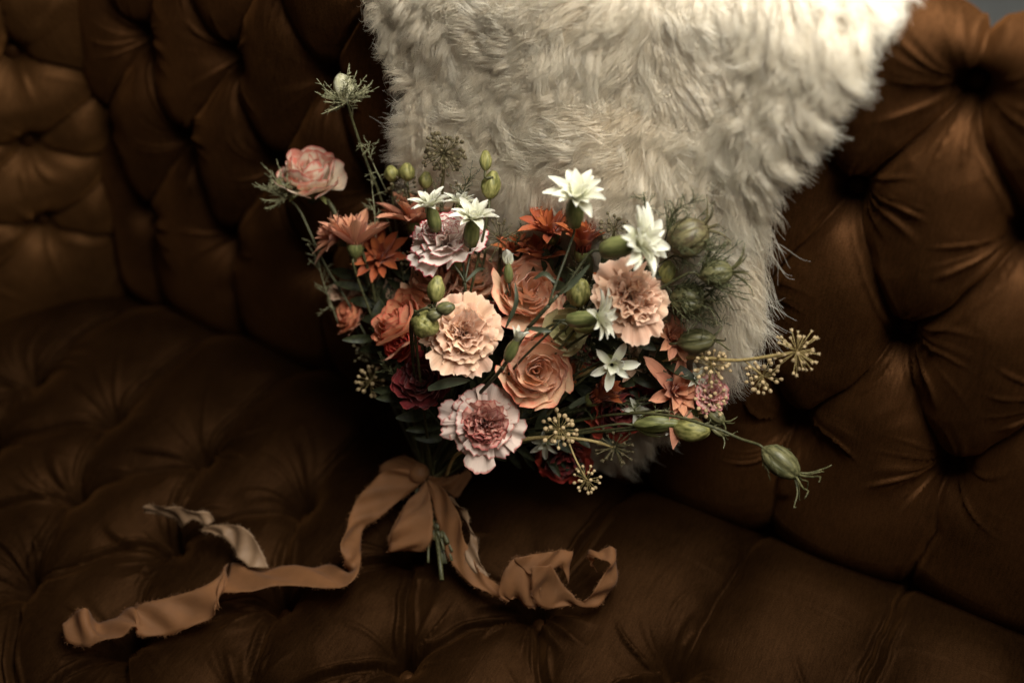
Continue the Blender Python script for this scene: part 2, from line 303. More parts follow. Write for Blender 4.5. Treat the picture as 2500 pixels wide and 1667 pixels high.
# backrest, rolling over at its top
VT = .443; RR = .042
BR = [(.110, .277, .1335), (.223, .3455, .1300), (.335, .283, .1250), (.432, .3470, .1250)]
def back_map(u, v, h):
    u = np.asarray(u, float); v = np.asarray(v, float); h = np.asarray(h, float); a = np.clip((v - VT) / RR, 0, None); s = np.minimum(v, VT)
    px = u; n2 = BN[None] * np.cos(a).reshape(-1, 1) + BU[None] * np.sin(a).reshape(-1, 1)
    c = s.reshape(-1, 1) * BU[None] - RR * BN[None]; P = c + (RR + h).reshape(-1, 1) * n2; P[:, 0] += u.ravel(); return P, n2
us = np.arange(-.80, .80, .0018); vs = np.arange(-.12, .63, .0018); U, V_ = np.meshgrid(us, vs)
B, S = lattice(BR, -.8, .80, -.14, .70); hb = tuft(U, V_, B, S, H=.019, hole=.040, seed=21, wr=.0052, crease=.0040)
hb -= .030 * np.exp(-np.clip(U + .600, 0, 1) / .018) * (U > -.62) + .03 * (U <= -.62)
hb -= .03 * np.clip((-V_ + .02) / .06, 0, 1) ** 2
P, _n = back_map(U.ravel(), V_.ravel(), hb.ravel() - .016)
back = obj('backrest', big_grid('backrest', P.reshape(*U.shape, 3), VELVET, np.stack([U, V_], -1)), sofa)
def bm1(x, y, h): p, n = back_map(np.array([x]), np.array([y]), np.array([h])); return p[0], n[0]
add_buttons(back, B, bm1, .050, lambda x, y: -.75 < x < .6 and y > .05)
# seat
SR = [(-.47, .035, .142), (-.366, -.35 + .142 * 0, .142), (-.265, .035, .142), (-.165, .1180, .1385)]
xs = np.arange(-.85, .78, .0018); ys = np.arange(-.56, .085, .0018); X, Y = np.meshgrid(xs, ys)
B2, S2 = lattice(SR, -.85, .62, -.60, None); S2 += [(x, -.165, x + .016, .06) for x in [.1180 + .1385 * k for k in range(-8, 5)]]
hs = tuft(X, Y, B2, S2, H=.017, hole=.032, seed=47, wr=.0085, crease=.0032, lip=2.3)
zs = hs - .016 + .0 * X; zs -= .035 * np.clip((Y + .050) / .075, 0, 1.6) ** 2; zs += .008 * np.sin(np.clip((-Y) / .56, 0, 1) * math.pi)
seat = obj('seat', big_grid('seat', np.stack([X, Y, zs], -1), SEATV_SHADED, np.stack([X, Y], -1)), sofa)
for (x, y) in B2:
    if -.7 < x < .6 and -.5 < y: obj('button', BTN, seat, mat4((x, y, -.046), np.eye(3)))
def seat_z(x, y):
    i = int(np.clip((y - ys[0]) / .0018, 0, len(ys) - 1)); j = int(np.clip((x - xs[0]) / .0018, 0, len(xs) - 1)); return float(zs[i, j])
# armrest: an angled tufted panel that closes the far end and rolls over at its top
AK = np.array([-.570, .00, 0.]); AD = unit([-.62, -.78, 0]); AN = unit(np.cross([0, 0, 1.], AD)); AN = AN if AN[0] > 0 else -AN
AT = .365; AR = .06
def arm_map(w, v, h):
    w = np.asarray(w, float).ravel(); v = np.asarray(v, float).ravel(); h = np.asarray(h, float).ravel(); a = np.clip((v - AT) / AR, 0, math.pi * .9); s = np.minimum(v, AT)
    n2 = AN[None] * np.cos(a)[:, None] + np.array([[0, 0, 1.]]) * np.sin(a)[:, None]
    w = w - .25 * s; c = AK[None] + w[:, None] * AD[None] + s[:, None] * np.array([[0, 0, 1.]]) - AR * AN[None]; return c + (AR + h)[:, None] * n2, n2
W_, V2 = np.meshgrid(np.arange(-.02, .55, .003), np.arange(-.03, .62, .004))
B3, S3 = lattice([(.050, .195, .21), (.107, .090, .21), (.16, .195, .21), (.212, .090, .21), (.265, .195, .21), (.317, .090, .21)], -.02, .55, -.05, .7)
ha = tuft(W_, V2, B3, S3, H=.011, hole=.034, seed=77, wr=.0055)
ha -= .045 * np.exp(-np.clip(W_ + .015, 0, 1) / .016)
P, _n = arm_map(W_, V2, ha - .02)
arm = obj('armrest', big_grid('armrest', P.reshape(*W_.shape, 3), ARMV_LIT, np.stack([W_, V2], -1)), sofa)
for (x, y) in B3:
    if -.05 < x < .5:
        p, n = arm_map(x, y, -.045); obj('button', BTN, arm, mat4(p[0], frame(n[0])))
XR = .74; YG, ZG = np.meshgrid(np.arange(-.62, .06, .006), np.arange(-.10, .62, .006)); a_ = np.clip((ZG - .36) / .07, 0, 2.9); hr_ = tuft(YG, ZG, [(y_, z_) for y_ in (-.5, -.36, -.22, -.08) for z_ in (.12, .30)], [(y_, .12, y_ + .07, .30) for y_ in (-.5, -.36, -.22)] + [(y_ + .14, .12, y_ + .07, .30) for y_ in (-.5, -.36, -.22)], H=.02, hole=.03, seed=88)
PX = XR + .07 - (.07 + hr_) * np.cos(a_); PZ = np.minimum(ZG, .36) + (.07 + hr_) * np.sin(a_)
obj('armrest', big_grid('armrest', np.stack([PX, YG, PZ], -1)[:, ::-1], VELVET, np.stack([YG, ZG], -1)), sofa)
# wall behind the sofa
wm = plain('pale plaster', (.72, .76, .78), (.80, .84, .86), 6, .9, 0, .1)
w_ = obj('back_wall', mesh_np('back_wall', [(-6, 3.2, -1.2), (8, 3.2, -1.2), (8, 3.2, 3), (-6, 3.2, 3), (-6, 3.3, -1.2), (8, 3.3, -1.2), (8, 3.3, 3), (-6, 3.3, 3)], [(0, 1, 2, 3), (5, 4, 7, 6), (3, 2, 6, 7), (1, 0, 4, 5)], wm, smooth=False), kind='structure')
fm = plain('grey floor', (.26, .26, .25), (.36, .37, .37), 3, .5, 0, .1)
f_ = obj('floor', mesh_np('floor', [(-6, -5, -.45), (8, -5, -.45), (8, 3.2, -.45), (-6, 3.2, -.45)], [(0, 1, 2, 3)], fm, smooth=False), kind='structure')

# ------------------------------------------------------------------ sheepskin
skin, _ = thing('sheepskin_throw', 'cream long haired sheepskin draped over the top of the backrest', 'sheepskin', (0, 0, 0))
OUT = [(905, -120), (925, 60), (965, 150), (985, 300), (1010, 420), (1060, 560), (1120, 700), (1230, 900), (1330, 1040), (1400, 1110), (1490, 1120), (1545, 1060), (1600, 990), (1675, 905), (1715, 880),
       (1750, 830), (1800, 750), (1815, 690), (1810, 620), (1800, 540), (1828, 440), (1940, 320), (2010, 220), (2062, 130), (2085, 40), (2110, -60), (2120, -160)]
OFF = .028
poly = np.array([on_back(x, y, OFF) for x, y in OUT])
for q in poly:
    if q[1] > .60: q[1] = .60
def inside(px, py, pg):
    r = np.zeros(len(px), bool); j = len(pg) - 1
    for i in range(len(pg)):
        xi, yi = pg[i]; xj, yj = pg[j]; c = ((yi > py) != (yj > py)) & (px < (xj - xi) * (py - yi) / (yj - yi + 1e-12) + xi); r ^= c; j = i
    return r
def dist_poly(px, py, pg):
    d = np.full(len(px), 9.)
    for i in range(len(pg)):
        a = pg[i]; b = pg[(i + 1) % len(pg)]; e = b - a; t = np.clip(((px - a[0]) * e[0] + (py - a[1]) * e[1]) / (e @ e + 1e-12), 0, 1); d = np.minimum(d, np.hypot(px - a[0] - t * e[0], py - a[1] - t * e[1]))
    return d
def skin_h(u, v):
    return OFF * .72 + .007 * noise2(u * 9, v * 9, 5) + .004 * noise2(u * 20, v * 20, 6)
gu = np.arange(-.25, .45, .008); gv = np.arange(-.03, .62, .008); GU, GV = np.meshgrid(gu, gv); keep = inside(GU.ravel(), GV.ravel(), poly).reshape(GU.shape)
P, _n = back_map(GU.ravel(), GV.ravel(), skin_h(GU.ravel(), GV.ravel()) - .022 + .012); idx = -np.ones(GU.shape, int); idx[keep] = np.arange(keep.sum())
Fh = [(idx[i, j], idx[i, j + 1], idx[i + 1, j + 1], idx[i + 1, j]) for i in range(len(gv) - 1) for j in range(len(gu) - 1) if keep[i, j] and keep[i, j + 1] and keep[i + 1, j + 1] and keep[i + 1, j]]
hide = obj('hide', mesh_np('hide', P[keep.ravel()], Fh, plain('hide', (.34, .27, .17), (.40, .33, .22), 30, .9, .1)), skin)
sd = hide.modifiers.new('thickness', 'SOLIDIFY'); sd.thickness = .003
# locks
NL = 4600; cu = rng.uniform(-.25, .45, NL * 3); cv = rng.uniform(-.03, .615, NL * 3); ok = inside(cu, cv, poly); cu = cu[ok][:NL]; cv = cv[ok][:NL]; NL = len(cu)
ed = dist_poly(cu, cv, poly); c0 = np.array([.11, .47])
fx = (cu - c0[0]) * 5.5; fy = (cv - c0[1]) * 3.0 - .55 + .3 * np.clip((cv - .45) / .1, 0, 1)
# near the outline the wool points outward
eps = .004
gx = -(dist_poly(cu + eps, cv, poly) - dist_poly(cu - eps, cv, poly)) / (2 * eps); gy = -(dist_poly(cu, cv + eps, poly) - dist_poly(cu, cv - eps, poly)) / (2 * eps)
we = np.exp(-ed / .030) * 1.3; fx = fx + gx * we; fy = fy + gy * we * np.where(gy > 0, .2, 1) - .75 * we * np.clip((.45 - cv) / .2, 0, 1)
ang = np.arctan2(fy, fx); calm = np.clip(1 - ed / .09, 0, 1)
upz = np.clip((cv - .12) / .25, .25, 1)
ang += (1.15 * noise2(cu * 14, cv * 14, 31) + .35 * noise2(cu * 45, cv * 45, 32)) * (1 - .62 * calm) * upz + rng.normal(0, .09, NL)
Lk = (.064 + .014 * noise2(cu * 16, cv * 16, 33)) * rng.uniform(.75, 1.25, NL); Lk *= (1 - .38 * np.exp(-ed / .014)); Lk *= np.clip(.75 + 1.0 * (1 - upz), .75, 1.1)
curl = rng.normal(0, .55, NL) + 1.2 * noise2(cu * 30, cv * 30, 34) * upz; lift = .0115 * (1 + .5 * noise2(cu * 13, cv * 13, 35)) * rng.uniform(.7, 1.3, NL) * (.55 + .45 * upz)
K = 10; HPL = 44; tt = np.linspace(0, 1, K)
def build_fleece():
    n = NL * HPL; lid = np.repeat(np.arange(NL), HPL)
    hr = np.abs(rng.normal(0, 1, n)); ha_ = rng.uniform(0, 2 * np.pi, n); rad = rng.uniform(.5, 1, NL)[lid] * .0072 * np.minimum(hr, 2.2)
    ou = rad * np.cos(ha_); ov = rad * np.sin(ha_); ln = Lk[lid] * rng.uniform(.72, 1.08, n); stray = rng.random(n) < .05
    a0 = ang[lid] + rng.normal(0, .06, n) + np.where(stray, rng.normal(0, .4, n), 0)
    cu_, cv_ = cu[lid], cv[lid]; lf = lift[lid] * rng.uniform(.85, 1.15, n); cr = curl[lid] + rng.normal(0, .25, n)
    Pu = np.zeros((n, K)); Pv = np.zeros((n, K)); Ph = np.zeros((n, K)); u = cu_ + ou; v = cv_ + ov; ph = (5 * noise2(cu * 14, cv * 14, 51) + rng.normal(0, .5, NL))[lid]; wf = (6 + 2 * noise2(cu * 20, cv * 20, 52))[lid]
    for k, t in enumerate(tt):
        a = a0 + cr * (t - .3) * 1.0 + .46 * np.sin(ph + wf * t)
        if k: u = u + np.cos(a) * ln / (K - 1); v = v + np.sin(a) * ln / (K - 1)
        sh = 1 - .80 * t ** .9                          # lock gathers towards its tip
        Pu[:, k] = u - ou * (1 - sh); Pv[:, k] = v - ov * (1 - sh); Ph[:, k] = lf * (np.sin(t * 2.35) ** .9 if t > 0 else 0) + .0025 * np.sin(ph * 2 + wf * t * 1.3) * t
    h0 = skin_h(cu_, cv_)[:, None] - .022 + .010
    pu = Pu.ravel(); pv = Pv.ravel(); X3, _ = back_map(pu, pv, (Ph + h0).ravel())
    low = X3[:, 2] < .012; X3[low, 2] = .012
    cvs = bpy.data.hair_curves.new('fleece'); cvs.add_curves([K] * n)
    cvs.attributes['position'].data.foreach_set('vector', X3.astype(np.float32).ravel())
    ra = cvs.attributes.get('radius') or cvs.attributes.new('radius', 'FLOAT', 'POINT')
    rr = .00022 * (1 - .75 * tt ** 2)[None] * np.ones((n, 1)); ra.data.foreach_set('value', rr.astype(np.float32).ravel())
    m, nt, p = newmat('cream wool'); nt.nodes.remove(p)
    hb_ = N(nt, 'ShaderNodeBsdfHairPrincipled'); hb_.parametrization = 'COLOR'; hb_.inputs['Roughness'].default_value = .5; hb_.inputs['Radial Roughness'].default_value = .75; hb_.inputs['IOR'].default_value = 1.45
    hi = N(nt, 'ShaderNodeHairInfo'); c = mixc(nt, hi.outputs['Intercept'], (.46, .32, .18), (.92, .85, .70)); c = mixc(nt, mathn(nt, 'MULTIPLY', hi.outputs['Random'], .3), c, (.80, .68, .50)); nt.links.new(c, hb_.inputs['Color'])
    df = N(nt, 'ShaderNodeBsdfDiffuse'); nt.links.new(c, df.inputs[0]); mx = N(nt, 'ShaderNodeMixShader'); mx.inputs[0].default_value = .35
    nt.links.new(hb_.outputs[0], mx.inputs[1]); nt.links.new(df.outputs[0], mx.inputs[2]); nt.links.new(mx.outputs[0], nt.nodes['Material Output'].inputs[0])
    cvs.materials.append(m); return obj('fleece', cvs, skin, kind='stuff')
build_fleece()

# ------------------------------------------------------------------ petals and flower heads
def arc_petal(name, mat, L, W, t0, t1, cup=.5, ruf=0., fr=3., seed=0, shape='fan', n=8, m=9, notch=0., tipcurl=0.):
    """petal rising from the origin: leans from angle t0 to t1 off the axis; cup bends its sides; ruf waves its rim"""
    r = np.random.default_rng(seed); v = np.linspace(0, 1, n); u = np.linspace(-1, 1, m); P = np.zeros((n, m, 3)); th = np.radians(t0 + (t1 - t0) * v ** .9) + tipcurl * np.clip(v - .7, 0, 1) * 3
    y = np.concatenate([[0], np.cumsum(np.sin((th[1:] + th[:-1]) / 2) * L / (n - 1))]); z = np.concatenate([[0], np.cumsum(np.cos((th[1:] + th[:-1]) / 2) * L / (n - 1))])
    if shape == 'fan': w = W * (.14 + .86 * v ** 1.15); edge = 1 - .16 * np.abs(u) ** 2.5
    elif shape == 'lance': w = W * np.maximum(.03, np.sin(np.pi * np.clip(v * .93 + .05, 0, 1)) ** .75 * (1 - .25 * v)); edge = np.ones(m)
    elif shape == 'spoon': w = W * (.28 + .72 * np.sin(np.pi * np.clip(v * .62 + .12, 0, 1)) ** 1.2) * np.sqrt(np.clip(1.02 - v ** 6, .02, 1)); edge = 1 - .05 * np.abs(u) ** 2
    else: w = W * (.2 + .8 * np.sin(np.pi * np.clip(v * .58, 0, 1))) * np.sqrt(np.clip(1.04 - v ** 5, .08, 1)); edge = 1 - .1 * np.abs(u) ** 2
    ph = r.uniform(0, 6.28, 4); nz = r.uniform(-1, 1, m)
    for i in range(n):
        nn = np.array([-math.cos(th[i]), math.sin(th[i])])     # (y, z) normal that looks to the axis
        for j in range(m):
            uu = u[j]; k = edge[j] if i == 0 else edge[j] * (1 + notch * nz[j] * v[i] ** 6)
            c = cup * w[i] * uu * uu + ruf * v[i] ** 1.5 * (math.sin(fr * uu * 1.6 + ph[0]) + .55 * math.sin(fr * 2.3 * uu + ph[1]) + .4 * math.sin(fr * 1.1 * uu + 5 * v[i] + ph[2]))
            P[i, j] = (uu * w[i] * (1 + .0 * v[i]), y[i] * k + nn[0] * c, z[i] * k + nn[1] * c)
    return grid_mesh(name, P, mat)
def rose_petal(name, mat, Rr, Hh, A, curl=0., ruf=0., seed=0, n=9, m=13, point=.0, spiral=.10):
    r = np.random.default_rng(seed); P = np.zeros((n, m, 3)); v = np.linspace(0, 1, n); u = np.linspace(-1, 1, m); ph = r.uniform(0, 6.28, 3)
    for i, vv in enumerate(v):
        g = .25 + .75 * math.sin(min(1, vv * 1.35) * math.pi / 2)
        for j, uu in enumerate(u):
            top = 1 - .30 * abs(uu) ** 2.6 + point * math.exp(-(uu / .25) ** 2)
            rr = Rr * (.10 + .98 * math.sin(min(1., vv * 1.12) * math.pi / 2) ** .9 * (1 - .10 * max(0, vv - .75) * 4)) * (1 + spiral * uu)
            rr += curl * max(0, vv - .62) ** 1.3 * 3.2 + ruf * vv ** 2 * (math.sin(4 * uu + ph[0]) + .6 * math.sin(8.5 * uu + ph[1]))
            zz = Hh * vv ** .92 * top - abs(curl) * max(0, vv - .8) ** 1.5 * 3.5 + ruf * .5 * vv ** 2 * math.sin(6 * uu + ph[2])
            a = A * uu * g; P[i, j] = (rr * math.sin(a), rr * math.cos(a), zz)
    return grid_mesh(name, P, mat)
def rz(a, tilt=0., s=1., z=0., r=0.):
    return Matrix.Rotation(a, 4, 'Z') @ Matrix.Translation((0, r, z)) @ Matrix.Rotation(-tilt, 4, 'X') @ Matrix.Scale(s, 4)

BIND = on_z(1052, 1165, .045); AXIS = None
def stem_path(T, base, ax, drop=.05, jit=True, via=None, end=True):
    b = BIND + rng.normal(0, .0045, 3) * np.array([1, 1, .6]); pts = [base, base - ax * drop * (.45 if via is None else .12)]
    if via is not None: pts += [np.array(q, float) for q in via]
    else:
        mid = (base - ax * drop) * .55 + (b + np.array([0, 0, .015])) * .45; pts += [mid]
    pts.append(b)
    if end:
        e = on_z(1096 + rng.normal(0, 17), 1352 + rng.normal(0, 34), .024 + abs(rng.normal(0, .006))); e = b + (e - b) * rng.uniform(.35, 1.0); pts.append(e)
    return loc_pts(T, spline(pts, 22))
def add_stem(o, T, base, ax, rad=.0014, mat='green', **k):
    P = stem_path(T, base, ax, **k); obj('stem', MB().tube(P, rad, 6).mesh('stem', M[mat]), o)
def sepal_cup(o, mat='calyx', R0=.008, h=.012, n=5, L=.02, z=0.):
    obj('calyx', lathe('calyx', [(.0012, z - h), (R0 * .75, z - h * .75), (R0, z - h * .3), (R0 * .9, z + h * .15), (R0 * .5, z + h * .2)], 10, M[mat]), o)
    me = arc_petal('sepal', M[mat], L, L * .17, 50, 120, .4, 0, seed=4, shape='lance', n=6, m=4)
    for k in range(n): obj('sepal', me, o, rz(2 * math.pi * k / n + rnd.random() * .5, 0, 1, z - h * .1, R0 * .6))

def place(x, y, d, f, depth, roll=None):
    ax = facing(f); c = at(x, y, d); return c - ax * depth, frame(ax, rnd.random() * 6.28 if roll is None else roll), ax

def add_guards(o, F, guards, mat, s, shape, seed):
    for gi, (deg, L, W, open0, open1) in enumerate(guards):     # petals that leave the head in a chosen direction as seen from the front
        g = F.T @ facing((math.cos(math.radians(deg)), math.sin(math.radians(deg)), 0)); a = math.atan2(-g[0], g[1])
        me = arc_petal('petal', mat, L * s, W * s, open0, open1, rnd.uniform(0, .25), .0022 * s if shape == 'fan' else .0005 * s, 3.2, seed * 77 + gi, shape, 9, 13 if shape == 'fan' else 7, .05)
        obj('petal', me, o, rz(a, rnd.uniform(-.05, .05)))
def rose(x, y, d, f, rad, mats, name, label, layers=None, open_=1.0, ruf=.0, group='roses in the bouquet', stemk=None, cat='rose', guard=True, height=1.0, seed=1, sm='green'):
    rad *= free_depth(x, y, d) / d; s = rad / .034; hh = .030 * s * height; p, F, ax = place(x, y, d, f, hh * .75); o, T = thing(name, label, cat, p, F, group)
    inner, outer = M[mats[0]], M[mats[1]]
    LY = layers or [(.0035, 1.00, 2, 1.9, 0, .0), (.0075, 1.02, 3, 1.35, .0, .0), (.0115, 1.03, 4, 1.05, .0005, .06), (.0155, 1.02, 5, .92, .001, .04), (.0195, .98, 5, .88, .0018, .03), (.0240, .90, 6, .80, .0028, .03), (.0290, .78, 6, .72, .0045, .05), (.0330, .62, 5, .72, .006, .1)]
    a0 = 0
    for li, (rr, h, n, A, cl, pt) in enumerate(LY):
        mt = outer if li >= len(LY) - 2 else inner
        mes = [rose_petal('petal', mt, rr * s * (open_ if li > 3 else 1), hh * h, A, cl * s, (ruf + (.0006 + .00016 * li)) * s, seed * 31 + li * 3 + q, point=pt) for q in range(2)]
        for k in range(n):
            a0 += 2 * math.pi / n + .12; obj('petal', mes[k % 2], o, rz(a0 + rnd.uniform(-.3, .3), rnd.uniform(-.11, .16), rnd.uniform(.84, 1.1)) @ Matrix.Rotation(rnd.uniform(-.10, .10), 4, 'Y'))
        a0 += .9
    sepal_cup(o, 'calyx', .008 * s, .010 * s, 5, .024 * s); add_stem(o, T, p - ax * .008, ax, .0022, sm, **(stemk or {})); return o, T

def carnation(x, y, d, f, rad, mats, name, label, open_=1., seed=1, group='carnations in the bouquet', stamens=False, cat='carnation', ruf=1.0, stemk=None, guards=()):
    rad *= free_depth(x, y, d) / d; s = rad / .036; p, F, ax = place(x, y, d, f, .020 * s); o, T = thing(name, label, cat, p, F, group)
    rings = [(8, .037, .0175, 62, 98, .0016, 'o'), (9, .035, .0170, 45, 86, .0022, 'o'), (10, .033, .0150, 32, 66, .0026, 'i'), (11, .031, .0135, 20, 48, .0028, 'i'), (11, .029, .0120, 10, 32, .0028, 'i'), (8, .027, .0100, 3, 16, .0026, 'i')]
    for ri, (n, L, W, t0, t1, rf, w) in enumerate(rings):
        mt = M[mats[0] if w == 'i' else mats[1]]
        mes = [arc_petal('petal', mt, L * s, W * s, t0 * open_, t1 * open_, rnd.uniform(-.12, .3), rf * s * ruf, rnd.uniform(3, 5), seed * 50 + ri * 4 + q, 'fan', 8, 13, .06) for q in range(3)]
        for k in range(n):
            obj('petal', mes[k % 3], o, rz(2 * math.pi * (k + .5 * (ri % 2)) / n + rnd.uniform(-.22, .22), rnd.uniform(-.14, .16), rnd.uniform(.86, 1.08)) @ Matrix.Rotation(rnd.uniform(-.25, .25), 4, 'Y'))
    add_guards(o, F, guards, M[mats[1]], s, 'fan', seed)
    if stamens:
        mb = MB()
        for k in range(14):
            a = rnd.random() * 6.28; q = rnd.random() * .3; e = np.array([math.sin(q) * math.cos(a), math.sin(q) * math.sin(a), math.cos(q)]) * .033 * s; mb.tube([e * .3, e * .7, e], .0004, 4).ball(e, .0011, 5, 3)
        obj('stamen', mb.mesh('stamen', M['stamen']), o, kind='stuff')
    obj('calyx', lathe('calyx', [(.0015, -.026 * s), (.0062 * s, -.021 * s), (.0078 * s, -.008 * s), (.0072 * s, .002 * s), (.009 * s, .007 * s)], 12, M['calyx']), o)
    add_stem(o, T, p - ax * .024 * s, ax, .0017, 'green', **(stemk or {})); return o, T

def daisy(x, y, d, f, rad, mat, name, label, spread=(35, 80), nl=(11, 10, 8), seed=1, stemk=None, wide=1.0, group='orange daisies in the bouquet', stem=True, cmat=None, guards=()):
    rad *= free_depth(x, y, d) / d; s = rad / .028; p, F, ax = place(x, y, d, f, .012 * s); o, T = thing(name, label, 'daisy', p, F, group)
    for li, n in enumerate(nl):
        q = li / max(1, len(nl) - 1) if len(nl) > 1 else 0; a1 = spread[1] * (1 - q * .62); a0_ = spread[0] * (1 - q * .7); L = (.030 - .008 * q) * s
        mes = [arc_petal('petal', M[mat], L, .0046 * s * wide * (1 - .25 * q), a0_ + rnd.uniform(-6, 6), a1 + rnd.uniform(-12, 12), .55, .0003, 2, seed * 20 + li * 3 + t, 'spoon', 8, 5) for t in range(3)]
        for k in range(n): obj('petal', mes[k % 3], o, rz(2 * math.pi * (k + .4 * li) / n + rnd.uniform(-.16, .16), rnd.uniform(-.2, .2), rnd.uniform(.84, 1.1), 0, .0018 * s))
    add_guards(o, F, guards, M[mat], s, 'spoon', seed)
    mb = MB()
    for k in range(26):
        r_ = .0052 * s * math.sqrt(k / 26); a = k * 2.4; mb.tube([(r_ * math.cos(a), r_ * math.sin(a), 0), (r_ * 1.15 * math.cos(a), r_ * 1.15 * math.sin(a), .009 * s)], [.0007 * s, .0009 * s], 4)
    obj('disc', mb.mesh('disc', M[cmat or mat]), o)
    obj('calyx', lathe('calyx', [(.0014, -.009 * s), (.0045 * s, -.006 * s), (.0062 * s, -.001 * s), (.0055 * s, .002 * s)], 10, M['calyx']), o)
    if stem: add_stem(o, T, p - ax * .008, ax, .0013, 'green', **(stemk or {}))
    return o, T

def star_head(parent, Tp, x, y, d, f, rad, seed=1, calyx=True, mat='white', label=None, shape='lance', nl=(9, 8, 6), spread=(50, 95), up=.02, wide=1.):
    """white pointed flower head as a part of its spray; returns its stalk point"""
    rad *= free_depth(x, y, d) / d; s = rad / .020; ax = facing(f); c = at(x, y, d); p = c - ax * .004 * s; F = frame(ax, rnd.random() * 6.28)
    lp = loc_pts(Tp, p); LF = Tp[1].T @ F; h = bpy.data.objects.new('flower_head', None); COL.objects.link(h); h.parent = parent; h.matrix_basis = mat4(lp, LF); h.empty_display_size = .01
    if label: h['label'] = label
    for li, n in enumerate(nl):
        q = li / max(1, len(nl) - 1) if len(nl) > 1 else 0
        mes = [arc_petal('petal', M[mat], (.0215 - .007 * q) * s, .0041 * s * wide, spread[0] * (1 - .75 * q), spread[1] * (1 - .6 * q) + rnd.uniform(-8, 8), .45, .0004, 2, seed * 9 + li * 3 + t, shape, 8, 5) for t in range(2)]
        for k in range(n): obj('petal', mes[k % 2], h, rz(2 * math.pi * (k + .45 * li) / n + rnd.uniform(-.24, .24), rnd.uniform(-.20, .26), rnd.uniform(.72, 1.12), 0, .0014 * s))
    if calyx:
        obj('calyx', lathe('calyx', [(.0012, -.024 * s), (.0046 * s, -.0215 * s), (.0062 * s, -.014 * s), (.0057 * s, -.006 * s), (.0036 * s, .001 * s), (.0030 * s, .003 * s)], 12, M['calyx'], lambda th, t: 1 + .06 * math.cos(5 * th)), h)
    return p - ax * .023 * s, ax

def leaf_strip(parent, T, pts, w, mat='leaf', up=(0, 0, 1), name='leaf', fold=.3):
    P = spline([np.array(q) for q in pts], 12); t = np.gradient(P, axis=0); G = np.zeros((12, 5, 3))
    for i in range(12):
        v = i / 11; b = unit(np.cross(t[i], up)); nn = unit(np.cross(b, t[i])); ww = w * max(.04, math.sin(math.pi * min(1, v * .9 + .08)) ** .7)
        for j, u in enumerate(np.linspace(-1, 1, 5)): G[i, j] = P[i] + b * ww * u + nn * ww * fold * abs(u)
    return obj(name, grid_mesh('leaf', loc_pts(T, G.reshape(-1, 3)).reshape(12, 5, 3), M[mat]), parent)

# ------------------------------------------------------------------ roses
rose(1312, 905, .832, (.10, .10, 1), .0300, ('rose', 'roseo'), 'rose', 'open peach rose with coral edged outer petals in the middle of the bouquet', seed=3)
rose(1300, 705, .842, (.22, .25, 1), .0310, ('rose', 'roseo'), 'rose', 'peach rose with a folded coral outer petal behind crossing dark stems', seed=5)
rose(757, 408, .93, (.10, .66, .60), .0340, ('bicol', 'bicol'), 'rose', 'cream rose with pink red edges standing above the orange daisies', seed=8, open_=.86, height=1.15, stemk=dict(via=[at(800, 490, .945), at(850, 600, .95), at(950, 900, .95)]))
rose(965, 770, .885, (-.55, .55, .55), .0290, ('coral', 'coral'), 'rose', 'coral orange rose seen sideways beside the green buds', seed=9)
rose(975, 832, .880, (-.25, -.05, .8), .0190, ('red', 'red'), 'rose', 'small red rose half hidden under the coral rose', seed=10, open_=.9)
rose(1062, 670, .895, (-.2, .5, .8), .0290, ('rose', 'rose'), 'rose', 'soft peach rose in shade behind the white dianthus stems', seed=12)
rose(1165, 665, .900, (.2, .5, .8), .0240, ('rose', 'rose'), 'rose', 'blurred peach rose between the white bud and the peach carnation', seed=14)
rose(850, 760, .95, (-.6, .3, .6), .0190, ('coral', 'coral'), 'rose', 'dim peach rose low at the outer side of the bouquet', seed=15)
rose(1025, 925, .868, (-.15, .15, 1), .0240, ('wine', 'wine'), 'ruffled_rose', 'dark wine red ruffled rose with a grey green leaf across it', seed=17, ruf=.0011, group='wine red flowers')
rose(1515, 1005, .868, (.25, -.35, .9), .0245, ('wine', 'red'), 'ruffled_rose', 'dark red ruffled rose beneath the two rust daisies', seed=18, ruf=.0011, group='wine red flowers')
rose(1375, 1130, .905, (-.1, -.55, .9), .0230, ('wine', 'red'), 'ruffled_rose', 'dark red rose hanging lowest under the ivy berries', seed=19, ruf=.0009, group='wine red flowers')
# ------------------------------------------------------------------ carnations
carnation(1132, 808, .822, (.12, .12, 1), .0315, ('peach', 'peach'), 'carnation', 'peach carnation beside the curved green buds', seed=2, guards=[(-125, .047, .017, 60, 92), (-95, .043, .016, 55, 88), (-68, .046, .016, 60, 95), (15, .040, .017, 60, 90), (60, .042, .018, 55, 85), (185, .044, .010, 60, 95), (120, .040, .018, 60, 90)])
carnation(1552, 722, .785, (.22, .05, 1), .0295, ('peach', 'peach'), 'carnation', 'peach carnation below the white flower that faces sideways', seed=4, ruf=1.1, guards=[(-85, .050, .016, 55, 88), (-52, .048, .010, 60, 95), (-110, .040, .012, 60, 95), (140, .046, .015, 60, 95), (178, .042, .014, 60, 95), (95, .044, .018, 50, 85), (-15, .040, .016, 55, 85)])
carnation(1182, 1035, .842, (-.05, -.02, 1), .0305, ('pink', 'pinkout'), 'carnation', 'pink carnation with pale outer petals lowest in the bouquet above the bow', seed=6, guards=[(-98, .052, .017, 60, 95), (165, .050, .014, 60, 100), (190, .047, .012, 60, 100), (130, .040, .015, 55, 90), (75, .044, .018, 50, 85), (-20, .044, .018, 60, 92), (-50, .042, .014, 60, 95), (30, .040, .016, 50, 85)])
carnation(1082, 560, .850, (-.20, .60, .52), .0350, ('redge', 'redge'), 'carnation', 'white carnation with crimson edges behind the white star flowers', seed=7)
